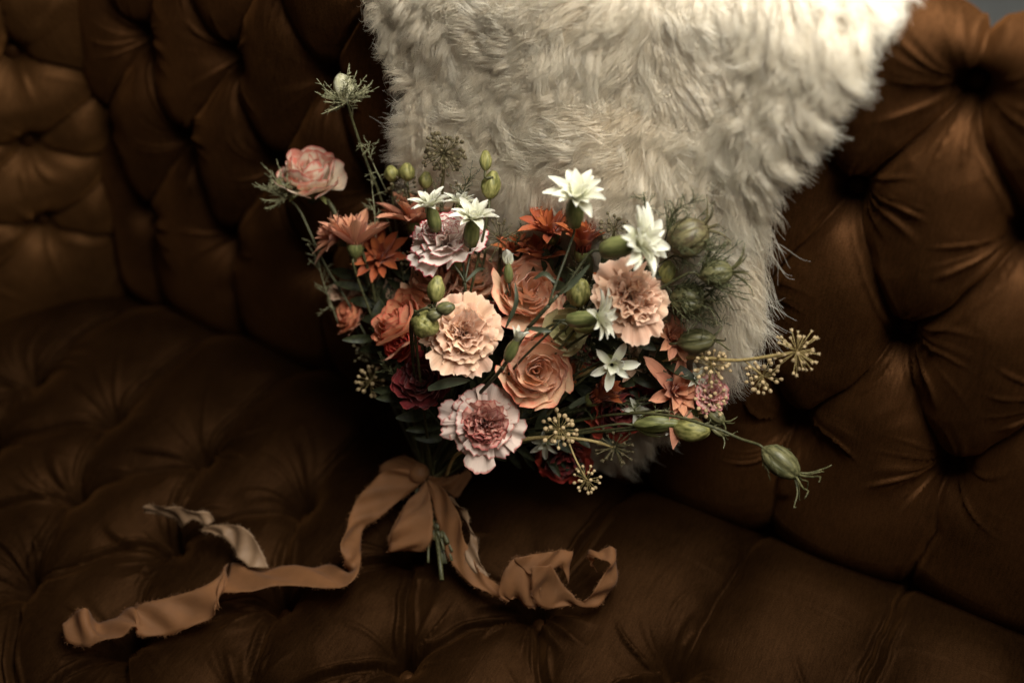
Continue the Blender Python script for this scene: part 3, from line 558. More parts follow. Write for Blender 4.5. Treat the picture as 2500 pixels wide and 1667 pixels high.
carnation(1310, 772, .868, (.1, .2, 1), .0200, ('magenta', 'magenta'), 'carnation', 'small magenta flower with yellow stamens between the two peach roses', seed=11, stamens=True)
carnation(1748, 962, .880, (.45, .1, .8), .0185, ('palepink', 'palepink'), 'carnation', 'pale pink carnation half hidden behind the ivy berries', seed=13)
# ------------------------------------------------------------------ daisies
daisy(866, 560, .905, (.02, 1, .32), .0370, 'orange', 'daisy', 'orange daisy seen from its side on two upright green stems', (46, 58), (17, 13), 2, wide=.95, stemk=dict(via=[at(862, 640, .91), at(895, 740, .925)]))
daisy(800, 572, .92, (-.8, .35, .3), .0290, 'orange', 'daisy', 'outermost orange daisy with drooping petals under the cream rose', (42, 66), (13, 9), 3, wide=.95)
daisy(1012, 505, .905, (.02, .95, .42), .0370, 'orange', 'daisy', 'orange daisy behind the white star flowers', (50, 68), (17, 13), 4, wide=.95)
daisy(925, 620, .915, (-.1, .35, .9), .0280, 'rust', 'daisy', 'rust red daisy in shade below the orange daisies', (40, 85), (12, 9, 7), 5)
daisy(1322, 620, .880, (-.1, .75, .55), .0330, 'rust', 'daisy', 'rust daisy directly above the second peach rose', (20, 62), (12, 10, 7), 6)
daisy(1425, 580, .850, (.05, .8, .55), .0330, 'rust', 'daisy', 'rust daisy behind the calyx of the tall white flower', (15, 55), (12, 10, 6), 7)
daisy(1340, 545, .92, (-.2, .7, .6), .0330, 'rust', 'daisy', 'dim rust daisy against the sheepskin behind the others', (30, 75), (11, 9), 17)
daisy(1470, 960, .850, (.55, .40, .65), .0300, 'rust', 'daisy', 'rust daisy whose petals close towards the small white flower', (5, 36), (10, 10, 8), 8)
daisy(1658, 952, .840, (.35, .05, .9), .0280, 'orange', 'daisy', 'orange daisy with long loose petals beside the ivy berries', (35, 82), (7, 10, 9), 9, wide=1.25, cmat='rust', guards=[(140, .044, .0062, 60, 100), (92, .042, .0045, 55, 95), (-97, .052, .0065, 55, 100), (-52, .046, .0062, 60, 100), (-70, .038, .005, 50, 80)])
daisy(1650, 820, .872, (.3, .1, .8), .0230, 'orange', 'daisy', 'orange daisy mostly hidden under the peach carnation and smooth pod', (40, 90), (9, 7), 10, wide=1.3)
# ------------------------------------------------------------------ white sprays
def spray(name, label, base, heads, joint, bud=None, leaves=(), stem_r=.0013, group='white dianthus sprays', via=None, mat='dkgreen', tail=True, **kw):
    o, T = thing(name, label, 'dianthus', base, np.eye(3), group); ends = []
    for k, h in enumerate(heads):
        hk = dict(h[5]) if len(h) > 5 else {}
        jt = hk.pop('joint', joint); e, ax = star_head(o, T, *h[:5], seed=k + 3, **hk); pts = spline([e, e - ax * .012, jt * .8 + e * .2, jt], 10)
        obj('stalk', MB().tube(loc_pts(T, pts), [.0011] * 10, 6).mesh('stalk', M[mat]), o)
    P = [joint] + [np.array(q) for q in (via or [])] + [BIND + np.array([rnd.uniform(-.004, .004), 0, .004])]
    if tail: P.append(on_z(1095 + rnd.uniform(-15, 20), 1375, .027))
    obj('stem', MB().tube(loc_pts(T, spline(P, 22)), stem_r, 6).mesh('stem', M[mat]), o)
    for (a, b, c, w) in leaves: leaf_strip(o, T, [a, b, c], w, 'leaf', up=facing((0, 0, 1)))
    return o, T
j1 = at(1135, 690, .838)
spray('dianthus_spray', 'spray of three white star flowers rising from behind the first peach carnation', j1,
      [(1050, 498, .825, (-.15, .75, .55), .0195, dict(spread=(35, 85))), (1156, 528, .815, (.1, .70, .6), .0225, dict(spread=(40, 95))), (1122, 492, .86, (0, .9, .4), .0165, {})], j1, via=[at(1138, 780, .86), at(1110, 960, .92)], leaves=[(j1, at(1165, 660, .84), at(1185, 655, .835), .0016)])
j2 = at(1362, 720, .785)
o2, T2 = spray('dianthus_spray', 'tall spray with two large white star flowers on long dark crossing stems', at(1270, 850, .80),
      [(1408, 475, .755, (.02, .58, .70), .0245, dict(spread=(45, 92), wide=1.1, nl=(10, 8, 7), joint=at(1340, 745, .785))), (1568, 590, .745, (.70, .12, .60), .0280, dict(spread=(50, 96), nl=(15, 12, 9), wide=1.1, joint=j2)),
       (1262, 828, .795, (.35, .75, .5), .0165, dict(spread=(10, 46), nl=(6, 5), joint=at(1225, 900, .81)))], at(1290, 800, .80), via=[at(1225, 900, .815), at(1130, 1010, .88)], stem_r=.0018,
      leaves=[(j2, at(1400, 690, .78), at(1440, 645, .775), .0024), (at(1290, 800, .80), at(1320, 805, .79), at(1347, 808, .79), .0022), (at(1235, 800, .80), at(1260, 740, .79), at(1258, 690, .79), .0018), (at(1356, 690, .783), at(1330, 668, .785), at(1302, 682, .79), .0020)])
for q in ((j2, at(1290, 800, .80)), (at(1340, 745, .785), at(1290, 800, .80))):
    obj('stalk', MB().tube(loc_pts(T2, spline([q[0], (q[0] + q[1]) / 2, q[1]], 6)), .0016, 6).mesh('stalk', M['dkgreen']), o2)
def single(label, x, y, d, f, rad, via=None, **k):
    ax = facing(f); c = at(x, y, d) - ax * rad * 1.6; return spray('dianthus', label, c, [(x, y, d, f, rad, k)], c, group='single white star flowers', via=via or [c * .6 + BIND * .4 + np.array([0, 0, .01])], stem_r=.0011, tail=False)
single('white star flower seen edge on, tucked against the second peach carnation', 1470, 775, .775, (.80, .05, .45), .0225, spread=(50, 96), nl=(8, 6, 4))
single('small white star flower lying over the ivy branch and rust daisy', 1495, 893, .805, (.05, -.2, 1), .0195, nl=(6, 5), spread=(52, 90), wide=.95, shape='spoon')
single('white star flower hanging head down under the green buds', 1640, 1045, .85, (-.1, -.95, .2), .0170, nl=(6, 4), spread=(12, 50))
single('faded blush star flower in shade above the ivy branch', 1560, 878, .865, (.3, .2, .9), .0210, mat='blush', nl=(7, 5))
single('round white bud above the second peach rose', 1240, 640, .835, (-.05, .95, .25), .0130, nl=(6, 5), spread=(6, 22), wide=2.0)
single('white flower opening beneath the orange daisy with long petals', 1655, 1010, .872, (.1, -.5, .8), .0190, nl=(7, 5), wide=1.6)

# ------------------------------------------------------------------ buds
def bud(x, y, d, f, L, w, name, label, mat='bud', stemk=None, twist=1.6, stem=True, parent=None, group='green flower buds', r=.0012, sp=True):
    k_ = free_depth(x, y, d) / d; L *= k_; w *= k_; ax = facing(f); p = at(x, y, d) - ax * L * .5; F = frame(ax, rnd.random() * 6)
    o, T = thing(name, label, 'flower bud', p, F, group)
    prof = [(.0012, 0), (w * .50, L * .06), (w * .82, L * .20), (w, L * .40), (w * 1.0, L * .58), (w * .82, L * .74), (w * .62, L * .86), (w * .45, L * .95), (w * .22, L), (w * .04, L * .93)]
    obj('bud_petals', lathe('bud_petals', prof, 28, M[mat], lambda th, t: 1 + .34 * (1 - t * .3) * (abs(math.sin(2 * th + twist * t * 2.2)) ** .55 - .62) + .10 * math.cos(th + 1 + 3 * t)), o)
    if sp:
        me = arc_petal('sepal', M['calyx'], L * .75, L * .075, 58, -14, .3, 0, seed=4, shape='lance', n=6, m=4)
        for k in range(5): obj('sepal', me, o, rz(2 * math.pi * k / 5, 0, 1, 0, .0012))
    if stem: add_stem(o, T, p, ax, r, 'green', **(stemk or {}))
    return o, T
bud(1185, 392, .885, (.0, 1, .1), .018, .0052, 'flower_bud', 'topmost green bud standing against the sheepskin', stemk=dict(via=[at(1205, 440, .89), at(1190, 520, .90), at(1170, 700, .93)]))
bud(1200, 452, .895, (.15, 1, .0), .026, .0080, 'flower_bud', 'blurred green bud just beneath the topmost bud')
bud(955, 424, .92, (-.1, 1, .1), .015, .0062, 'flower_bud', 'blurred green bud nearest the feathery stem', stemk=dict(via=[at(960, 500, .93)]))
bud(994, 420, .925, (0, 1, .1), .017, .0070, 'flower_bud', 'blurred green bud between two others beside the ivy globe', stemk=dict(via=[at(1000, 500, .93)]))
bud(1040, 440, .93, (.1, 1, .1), .016, .0062, 'flower_bud', 'faint green bud under the dark ivy globe', stemk=dict(via=[at(1040, 500, .93)]))
bud(1066, 706, .805, (.15, 1, .25), .022, .0068, 'flower_bud', 'plump yellow green bud upright over the peach carnation', stemk=dict(via=[at(1050, 745, .81), at(1012, 790, .83), at(1010, 860, .87)]))
bud(1088, 752, .800, (1, .1, .35), .016, .0052, 'flower_bud', 'striped green bud lying sideways on the peach carnation', mat='pod', stemk=dict(via=[at(1040, 752, .80), at(1008, 775, .81), at(1005, 850, .85)]))
bud(1060, 770, .803, (1, .1, .3), .013, .0045, 'flower_bud', 'smallest green bud on the curved stem', mat='pod', stemk=dict(via=[at(1028, 775, .805), at(1012, 800, .82)]))
bud(1035, 792, .812, (.1, .1, 1), .024, .0110, 'flower_bud', 'broad pale green bud with a square outline under the curved stem', stemk=None)
bud(1415, 715, .812, (.12, 1, .5), .024, .0092, 'flower_bud', 'frilly yellow green bud between the peach rose and peach carnation', twist=2.6)
bud(1428, 790, .815, (1, .12, .4), .023, .0078, 'flower_bud', 'smooth yellow green bud lying beside the upright white flower', twist=.6)
bud(1630, 665, .845, (.1, .9, .3), .020, .0070, 'flower_bud', 'yellow green bud peeping out behind the second peach carnation')
bud(1605, 1035, .842, (1, .05, .2), .040, .0066, 'flower_bud', 'long pale green bud lying under the orange daisy', mat='calyx', twist=.3)
bud(1688, 1048, .835, (1, -.05, .3), .031, .0095, 'flower_bud', 'wrinkled yellow green bud lowest of the horizontal buds', twist=2.2)
bud(1690, 1000, .855, (.7, .2, .6), .026, .0100, 'flower_bud', 'dark green bud tucked below the ivy berries', mat='calyx')
# beige green half open flower
rose(1378, 808, .835, (-.1, .0, 1), .0180, ('beige', 'beige'), 'lisianthus', 'half open beige green flower between the magenta flower and buds', layers=[(.010, 1., 3, 1.2, .001, 0), (.020, .9, 5, .85, .003, 0), (.030, .7, 6, .8, .006, 0)], seed=22, group='lisianthus flowers', cat='lisianthus')

# ------------------------------------------------------------------ nigella
def nigella(x, y, d, f, L, w, label, horns=5, hl=.022, feather=.03, nf=16, mat='pod', fm='dfeather', via=None, ridged=.16, seed=1, smooth=False, hspread=.5, name='nigella_pod', cat='seed pod', fr=.00046, stem=True):
    k_ = free_depth(x, y, d) / d; L *= k_; w *= k_; hl *= k_; feather *= k_; ax = facing(f); p = at(x, y, d) - ax * L * .5; F = frame(ax, rnd.random() * 6); o, T = thing(name, label, cat, p, F, 'nigella pods'); rr = random.Random(seed)
    prof = [(.0015, -.002), (w * .45, L * .02), (w * .8, L * .14), (w * .98, L * .34), (w, L * .52), (w * .88, L * .72), (w * .6, L * .88), (w * .28, L * .97), (w * .12, L)]
    obj('pod', lathe('pod', prof, 40, M[mat], lambda th, t: 1 + 1.5 * ridged * (abs(math.cos(2.5 * th)) ** .5 - .7) + .03 * math.cos(20 * th)), o)
    for k in range(horns):
        a = 2 * math.pi * k / horns + .3; r0 = w * .2; pts = []
        for t in np.linspace(0, 1, 8):
            q = r0 + hl * t * (hspread + .35 * t * rr.uniform(.4, 1.2)); pts.append((q * math.cos(a + .3 * t * rr.uniform(-1, 1)), q * math.sin(a), L * .93 + hl * t * .8 - hl * .25 * t * t))
        obj('horn', MB().tube(spline(pts[::2] + [pts[-1]], 9), np.linspace(.0011, .0003, 9), 5).mesh('horn', M[mat]), o)
    if nf:
        mb = MB()
        for k in range(nf):
            a = rr.uniform(0, 6.28); el = rr.uniform(.25, 1.15 if fm != 'feather' else 1.9); ln = feather * rr.uniform(.6, 1.1); cur = rr.uniform(-.5, .8); dirv = np.array([math.cos(a) * math.sin(el), math.sin(a) * math.sin(el), math.cos(el)])
            side = unit(np.cross(dirv, [0, 0, 1])); P = [np.array([0, 0, -.002]) + dirv * ln * t + np.array([0, 0, 1.]) * cur * ln * t * t * .5 + side * .1 * ln * math.sin(3 * t) for t in np.linspace(0, 1, 6)]; mb.tube(P, np.linspace(fr * 1.3, fr * .6, 6), 4)
            for b in range(7):
                t = .25 + .1 * b; q = np.array(P[0]) * 0 + spline(P, 20)[int(t * 19)]; bd = unit(dirv * .8 + side * rr.choice((-1, 1)) * .8 + np.array([rr.uniform(-.5, .5), rr.uniform(-.5, .5), rr.uniform(-.2, .5)])); e = q + bd * ln * .32 * (1.2 - t)
                mb.tube([q, (q + e) / 2 + bd * .0, e], [fr, fr * .8, fr * .5], 4)
                if rr.random() < .6: g = unit(bd + np.array([rr.uniform(-1, 1), rr.uniform(-1, 1), rr.uniform(-1, 1)]) * .8); mb.tube([(q + e) / 2, (q + e) / 2 + g * ln * .14], [fr * .8, fr * .5], 4)
        obj('bract', mb.mesh('bract', M[fm]), o, kind='stuff')
    if stem: add_stem(o, T, p, ax, .0012, 'green', via=via)
    return o, T
nigella(1682, 578, .838, (.85, .45, .25), .036, .0155, 'large brown striped nigella pod beside the white flower that faces sideways', 7, .024, .040, 30, 'podstripe', seed=1)
nigella(1752, 668, .840, (.95, .15, .25), .027, .0105, 'green nigella pod with long spikes standing out against the fur', 7, .026, .036, 30, 'pod', seed=2)
nigella(1680, 732, .845, (.9, -.05, .35), .030, .0125, 'round green nigella pod between the carnation and the fur', 6, .024, .038, 34, 'pod', seed=3)
nigella(1703, 832, .828, (.95, .12, .3), .030, .0098, 'smooth pale green nigella pod on a straight thin stem', 3, .022, .012, 5, 'pod', via=[at(1610, 838, .84), at(1520, 838, .86), at(1400, 860, .88)], seed=4, ridged=.12)
nigella(1908, 1130, .800, (.72, -.60, .25), .034, .0108, 'lone veined nigella pod with curling horns hanging away from the bouquet', 7, .028, .026, 9, 'pod', via=[at(1805, 1070, .799), at(1740, 1043, .802), at(1600, 1010, .83), at(1400, 1030, .88)], seed=5, fr=.0002)
nigella(1748, 1018, .840, (.75, -.55, .3), .018, .0062, 'small green nigella pod at the start of the lone pod stem', 4, .012, .01, 4, 'pod', seed=6)
nigella(1752, 1052, .842, (.8, -.65, .1), .014, .0040, 'tiny green pod with a curled tip under the wrinkled bud', 3, .012, .01, 0, 'pod', seed=16)
nigella(838, 212, .90, (-.25, .95, .05), .024, .0090, 'pale nigella bud in a feathery collar on the tallest stem', 0, .02, .028, 60, 'palebud', 'feather', via=[at(862, 300, .905), at(900, 410, .91), at(935, 500, .92), at(1000, 760, .94)], seed=7, ridged=.03, name='nigella_bud', cat='flower bud', fr=.00042)
nigella(690, 455, .93, (-.45, .85, .1), .018, .0062, 'dim nigella bud with wispy bracts beside the cream rose', 0, .02, .030, 44, 'pod', 'feather', via=[at(735, 520, .935), at(790, 640, .94), at(850, 740, .945), at(960, 950, .95)], seed=8, name='nigella_bud', cat='flower bud', fr=.00042)
# wisps of fine foliage
def wisp(label, P0, P1, n=14, L=.018, mat='feather', seed=0, fr=.00035, r0=.0007):
    o, T = thing('feathery_sprig', label, 'foliage sprig', P0, np.eye(3), 'feathery sprigs'); rr = random.Random(seed); mid = (P0 + P1) / 2 + np.array([rr.uniform(-.01, .01), 0, .01]); S_ = loc_pts(T, spline([P0, mid, P1], 20))
    obj('stem', MB().tube(S_, np.linspace(r0, fr, 20), 5).mesh('stem', M[mat]), o); mb = MB(); d = unit(S_[-1] - S_[0])
    for k in range(n):
        q = S_[min(19, 3 + int(16 * k / n))]; s1 = unit(np.array([rr.uniform(-1, 1), rr.uniform(-1, 1), rr.uniform(-1, 1)]) + d * .9); ln = L * rr.uniform(.6, 1.1); e = q + s1 * ln; mb.tube([q, (q + e) / 2 + d * ln * .1, e], [fr, fr * .8, fr * .5], 4)
        for b in range(4):
            g = unit(s1 + np.array([rr.uniform(-1, 1), rr.uniform(-1, 1), rr.uniform(-1, 1)])); z = q + s1 * ln * (.3 + .18 * b); mb.tube([z, z + g * ln * .35], [fr * .8, fr * .5], 4)
    obj('leaflet', mb.mesh('leaflet', M[mat]), o, kind='stuff'); return o
wisp('feathery green sprig curling off the tallest stem', at(945, 470, .915), at(903, 345, .905), 12, .012, 'feather', 1)
wisp('thin feathery sprig against the fur above the striped pod', at(1540, 600, .85), at(1568, 480, .85), 12, .014, 'dfeather', 2)
wisp('spiky feathery sprig rising over the striped pod', at(1620, 600, .86), at(1705, 490, .85), 16, .016, 'dfeather', 3)
wisp('dark feathery tangle below the round green pod', at(1600, 760, .86), at(1745, 800, .85), 26, .020, 'dfeather', 4)
wisp('dark feathery tangle between the striped and green pods', at(1600, 650, .865), at(1740, 610, .86), 30, .022, 'dfeather', 5)
wisp('feathery tangle filling the gap beside the round pod', at(1620, 700, .87), at(1760, 735, .86), 30, .020, 'dfeather', 6)
wisp('fine green sprig above the ivy branch', at(1545, 900, .86), at(1535, 805, .85), 14, .014, 'feather', 7)
wisp('dim feathery sprig low at the outer side behind the daisy stems', at(830, 800, .96), at(775, 600, .945), 20, .016, 'feather', 8)

# ------------------------------------------------------------------ ivy
BERRY = MB().ball((0, 0, 0), 1., 10, 7, (0, 0, 1), 1.1).mesh('berry', M['berry']); DBERRY = MB().ball((0, 0, 0), 1., 8, 5, (0, 0, 1), 1.1).mesh('berry', M['dberry'])
def star_mesh(mat):
    mb = MB().ball((0, 0, -.3), .75, 8, 5, (0, 0, 1), 1.0)
    for k in range(5):
        a = 2 * math.pi * k / 5; mb.tube([(0, 0, -.1), (.55 * math.cos(a), .55 * math.sin(a), .45), (1.05 * math.cos(a), 1.05 * math.sin(a), .75)], [.45, .32, .04], 4)
    return mb.mesh('star_cap', mat)
STAR = star_mesh(M['berry']); DSTAR = star_mesh(M['dberry'])
def umbel(parent, T, x, y, d, rad, n, star, dark, f=(0, 0, 1), cone=2.3, br=None):
    rad *= free_depth(x, y, d) / d; c = at(x, y, d); ax = facing(f); F = frame(ax, rnd.random() * 6); h = bpy.data.objects.new('umbel', None); COL.objects.link(h); h.parent = parent; h.matrix_basis = mat4(loc_pts(T, c), T[1].T @ F); h.empty_display_size = .01
    sm = M['dstalk' if dark else 'stalk']; mb = MB(); bm = (DSTAR if dark else STAR) if star else (DBERRY if dark else BERRY); br = br or (rad * .115 if not star else rad * .078)
    for k in range(n):
        z = 1 - (k + .5) / n * (1 - math.cos(cone)); a = k * 2.39996 + rnd.uniform(-.25, .25); s_ = math.sqrt(max(0, 1 - z * z)); v = np.array([s_ * math.cos(a), s_ * math.sin(a), z]); L = rad * rnd.uniform(.80, 1.05) * (1 if rnd.random() > .2 else rnd.uniform(.6, .85))
        e = v * L; mb.tube([v * rad * .05, e * .55 + np.array([0, 0, rad * .03 * rnd.uniform(-1, 1)]), e], [rad * .018, rad * .015, rad * .02], 4)
        obj('star_cap' if star else 'berry', bm, h, mat4(e, frame(v, rnd.random()) * br * rnd.uniform(.85, 1.15)))
    mb.ball((0, 0, 0), rad * .09, 8, 5); obj('stalk', mb.mesh('stalk', sm), h, kind='stuff'); return c
def ivy(label, umbels, branches, dark=False, r=.0016, extra=None):
    base = at(*umbels[0][:3]); o, T = thing('ivy_branch', label, 'ivy', base, np.eye(3), 'ivy umbels in the bouquet')
    for u in umbels: umbel(o, T, *u)
    for k, b in enumerate(branches):
        pts = spline([np.array(q) for q in b], 20); rr = np.linspace(r * .7, r * 1.3, 20) if k == 0 else np.full(20, r * .55)
        if k == 0: rr = rr * (1 + .35 * np.exp(-((np.arange(20) % 7) - 3) ** 2 / .6))
        obj('branch' if k == 0 else 'twig', MB().tube(loc_pts(T, pts), rr, 7).mesh('branch', M['dstalk' if dark else 'stalk']), o)
    return o
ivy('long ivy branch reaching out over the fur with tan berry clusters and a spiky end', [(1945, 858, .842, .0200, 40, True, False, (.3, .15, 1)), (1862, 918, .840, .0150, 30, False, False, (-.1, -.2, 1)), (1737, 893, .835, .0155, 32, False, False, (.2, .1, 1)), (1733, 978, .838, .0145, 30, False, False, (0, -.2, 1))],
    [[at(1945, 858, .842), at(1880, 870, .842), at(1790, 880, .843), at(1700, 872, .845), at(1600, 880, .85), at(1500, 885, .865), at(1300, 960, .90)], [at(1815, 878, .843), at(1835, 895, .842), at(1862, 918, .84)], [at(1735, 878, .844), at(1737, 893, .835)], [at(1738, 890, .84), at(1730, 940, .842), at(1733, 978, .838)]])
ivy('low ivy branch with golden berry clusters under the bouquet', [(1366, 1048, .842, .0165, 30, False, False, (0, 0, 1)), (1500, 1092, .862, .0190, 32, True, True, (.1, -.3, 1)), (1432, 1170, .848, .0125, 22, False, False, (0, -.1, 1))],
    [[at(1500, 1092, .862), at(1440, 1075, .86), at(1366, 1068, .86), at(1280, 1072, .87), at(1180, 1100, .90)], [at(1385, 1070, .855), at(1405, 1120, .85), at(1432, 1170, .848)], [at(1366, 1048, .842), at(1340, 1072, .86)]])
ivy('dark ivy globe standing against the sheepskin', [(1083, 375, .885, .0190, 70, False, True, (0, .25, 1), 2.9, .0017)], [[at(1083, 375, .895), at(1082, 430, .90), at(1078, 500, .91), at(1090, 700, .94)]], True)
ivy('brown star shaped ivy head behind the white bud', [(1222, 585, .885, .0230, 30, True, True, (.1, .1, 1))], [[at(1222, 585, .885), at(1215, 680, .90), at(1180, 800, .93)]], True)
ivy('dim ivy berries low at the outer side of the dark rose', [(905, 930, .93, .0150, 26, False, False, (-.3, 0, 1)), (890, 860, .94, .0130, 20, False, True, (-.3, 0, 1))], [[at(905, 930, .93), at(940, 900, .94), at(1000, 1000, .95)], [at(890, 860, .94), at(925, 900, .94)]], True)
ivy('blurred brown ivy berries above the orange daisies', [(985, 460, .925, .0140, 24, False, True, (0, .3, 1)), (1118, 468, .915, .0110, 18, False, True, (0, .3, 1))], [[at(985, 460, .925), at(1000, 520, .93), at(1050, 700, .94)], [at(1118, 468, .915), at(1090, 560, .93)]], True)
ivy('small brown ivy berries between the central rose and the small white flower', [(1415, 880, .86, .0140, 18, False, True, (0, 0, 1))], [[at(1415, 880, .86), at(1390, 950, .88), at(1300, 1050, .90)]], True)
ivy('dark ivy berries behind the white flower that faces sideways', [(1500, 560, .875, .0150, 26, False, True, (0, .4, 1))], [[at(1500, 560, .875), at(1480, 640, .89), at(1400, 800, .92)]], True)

# ------------------------------------------------------------------ leaves, filler stems and dried bits inside the bouquet
def sprig(label, P0, P1, n, L, w, mat='darkleaf', seed=0):
    o, T = thing('leafy_sprig', label, 'foliage sprig', P0, np.eye(3), 'leafy sprigs'); rr = random.Random(seed); S_ = spline([P0, (P0 + P1) / 2 + np.array([0, 0, .01]), P1], 20)
    obj('stem', MB().tube(loc_pts(T, S_), np.linspace(.0018, .0008, 20), 5).mesh('stem', M['dkgreen']), o); d = unit(P1 - P0); cv = facing((0, 0, 1))
    for k in range(n):
        q = S_[min(19, 2 + int(17 * k / n))]; s1 = unit(np.cross(d, cv) * (1 if k % 2 else -1) + d * .8 + cv * rr.uniform(-.3, .6)); l = L * rr.uniform(.7, 1.1); leaf_strip(o, T, [q, q + s1 * l * .5 + cv * .004, q + s1 * l], w * rr.uniform(.7, 1.1), mat, up=unit(cv + np.array([rr.uniform(-.4, .4)] * 3)))
    return o
SPR = [('dark leafy sprig beneath the crimson edged carnation', (1060, 960, .93), (1010, 640, .93)), ('dark leafy sprig under the coral rose', (1080, 1000, .93), (900, 800, .93)), ('dark leafy sprig behind the first peach carnation', (1100, 960, .93), (1150, 720, .925)),
       ('dark leafy sprig behind the central rose', (1140, 980, .93), (1330, 830, .90)), ('dark leafy sprig behind the second peach rose', (1160, 900, .94), (1380, 640, .915)), ('dark leafy sprig behind the rust daisies', (1200, 980, .93), (1560, 930, .885)),
       ('dark leafy sprig under the second peach carnation', (1300, 900, .92), (1600, 790, .885)), ('dark leafy sprig beside the smooth pod', (1380, 980, .91), (1650, 880, .88)), ('dark leafy sprig along the low ivy branch', (1130, 1090, .92), (1480, 1040, .885)),
       ('dark leafy sprig behind the shaded daisies', (1000, 900, .95), (860, 640, .945)), ('dark leafy sprig between the white stems and pods', (1300, 800, .93), (1560, 640, .885)), ('dark leafy sprig around the wine red rose', (1110, 1080, .93), (960, 930, .90)), ('dark leafy sprig behind the hanging red rose', (1200, 1080, .94), (1420, 1120, .915))]
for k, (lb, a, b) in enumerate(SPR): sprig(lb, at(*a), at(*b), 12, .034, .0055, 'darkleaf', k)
o, T = thing('long_leaf', 'grey green leaf lying across the wine red rose', 'leaf', at(1040, 946, .84)); leaf_strip(o, T, [at(1045, 950, .843), at(1095, 935, .838), at(1148, 928, .84)], .0045, 'leaf', up=facing((0, .4, 1)), name='blade')
o, T = thing('long_leaf', 'thin pale leaf under the central rose beside the rust daisy', 'leaf', at(1390, 995, .86)); leaf_strip(o, T, [at(1390, 995, .862), at(1430, 975, .858), at(1470, 978, .858)], .0030, 'leaf', up=facing((0, .4, 1)), name='blade')
for k, (lb, P) in enumerate([('bare green stem slanting out below the wine red rose', [(1000, 985, .90), (1025, 1060, .925), (1052, 1130, .955)]), ('pale curved twig looping down into the bow', [(1150, 1090, .89), (1110, 1115, .91), (1090, 1160, .93)]),
                             ('long green stem running under the low buds', [(1660, 1038, .85), (1500, 1052, .868), (1300, 1060, .89), (1120, 1130, .92)]), ('green stem below the dark red rose with the buds', [(1640, 1020, .87), (1480, 1030, .88), (1300, 1030, .90), (1130, 1100, .92)]),
                             ('second upright stem beneath the side view daisy', [(880, 600, .91), (905, 680, .92), (930, 780, .935), (1010, 980, .95)])]):
    P3 = [at(*q) for q in P]; o, T = thing('bare_sprig', lb, 'stem', P3[0], np.eye(3), 'bare stems'); obj('shoot', MB().tube(loc_pts(T, spline(P3, 16)), .0016, 6).mesh('shoot', M['green' if k != 1 else 'stalk']), o)
carnation(858, 680, .95, (-.3, .3, .8), .0150, ('blush', 'blush'), 'dried_flower', 'small dried blush flower dim behind the daisy stems', seed=31, group='dried flowers', cat='dried flower')
carnation(930, 710, .95, (-.1, .3, .8), .0150, ('blush', 'blush'), 'dried_flower', 'small dried blush flower dim above the coral rose', seed=33, group='dried flowers', cat='dried flower')

daisy(1255, 600, .895, (-.2, .7, .6), .0220, 'rust', 'daisy', 'small rust daisy beside the round white bud', (30, 72), (12, 9), 40)
daisy(1385, 905, .875, (.1, .4, .9), .0170, 'rust', 'daisy', 'small rust daisy in shade right beside the central rose', (30, 75), (10, 8), 41)
daisy(1575, 1010, .880, (.2, -.3, .9), .0170, 'rust', 'daisy', 'small rust daisy under the orange daisy with long petals', (30, 75), (10, 8), 42)
daisy(1490, 690, .865, (.1, .5, .8), .0180, 'rust', 'daisy', 'small rust daisy showing between the stems and the second peach carnation', (30, 75), (10, 8), 43)
carnation(1450, 850, .875, (.1, .2, .9), .0160, ('wine', 'wine'), 'carnation', 'small burgundy bloom between the two small white flowers', seed=80, group='wine red flowers')
carnation(1585, 985, .875, (.2, .0, .9), .0150, ('wine', 'wine'), 'carnation', 'small burgundy bloom beside the stem of the long petalled daisy', seed=81, group='wine red flowers')
carnation(1195, 770, .885, (-.1, .2, .9), .0160, ('wine', 'wine'), 'carnation', 'small burgundy bloom between the first peach carnation and central rose', seed=82, group='wine red flowers')
carnation(890, 590, .935, (-.3, .5, .7), .0150, ('blush', 'blush'), 'dried_flower', 'small blush bloom in shade under the side view daisy', seed=83, group='dried flowers', cat='dried flower')
for k, (lb, a, b) in enumerate([('thin dark sprig between the central rose and small white flower', (1300, 1000, .88), (1440, 800, .855)), ('thin dark sprig above the second peach rose', (1260, 720, .89), (1280, 560, .88)), ('thin dark sprig behind the white star flowers on the outer side', (1080, 660, .90), (1060, 450, .90)),
    ('thin sprig between the lowest carnation and golden ivy berries', (1240, 1090, .885), (1290, 985, .855)), ('thin sprig standing among the outer orange daisies', (900, 700, .94), (905, 430, .93)), ('thin sprig beside the topmost green bud', (1150, 600, .90), (1150, 430, .90))]): wisp(lb, at(*a), at(*b), 18, .013, 'dfeather' if k % 2 else 'feather', 50 + k)
DF = [('small dried blush flower beside the shaded rust daisy', 905, 655, .945, .0120), ('small dried tan flower under the dark leafy stems at the outer edge', 965, 705, .935, .0115), ('tiny dried blush flower below the outer feathery stem', 825, 705, .955, .0110), ('small faded flower in the shade between the peach roses', 1215, 750, .90, .0120)]
for k, (lb, x, y, d, r_) in enumerate(DF): carnation(x, y, d, (rnd.uniform(-.4, .3), rnd.uniform(.1, .6), .7), r_, ('blush', 'blush'), 'dried_flower', lb, seed=60 + k, group='dried flowers', cat='dried flower')
rose(1455, 1010, .89, (.2, -.2, .9), .0150, ('palepink', 'palepink'), 'rose', 'small pale blossom glimpsed behind the low horizontal stems', seed=71, layers=[(.010, 1., 3, 1.2, .001, 0), (.020, .9, 5, .85, .003, 0), (.030, .7, 6, .8, .006, 0)])
single('small white blossom between the long pale bud and the dark red rose', 1555, 1000, .865, (.3, -.1, .9), .0135, nl=(6, 5))
single('small white blossom low behind the golden ivy berries', 1330, 1085, .885, (-.3, -.4, .8), .0150, nl=(6, 4))
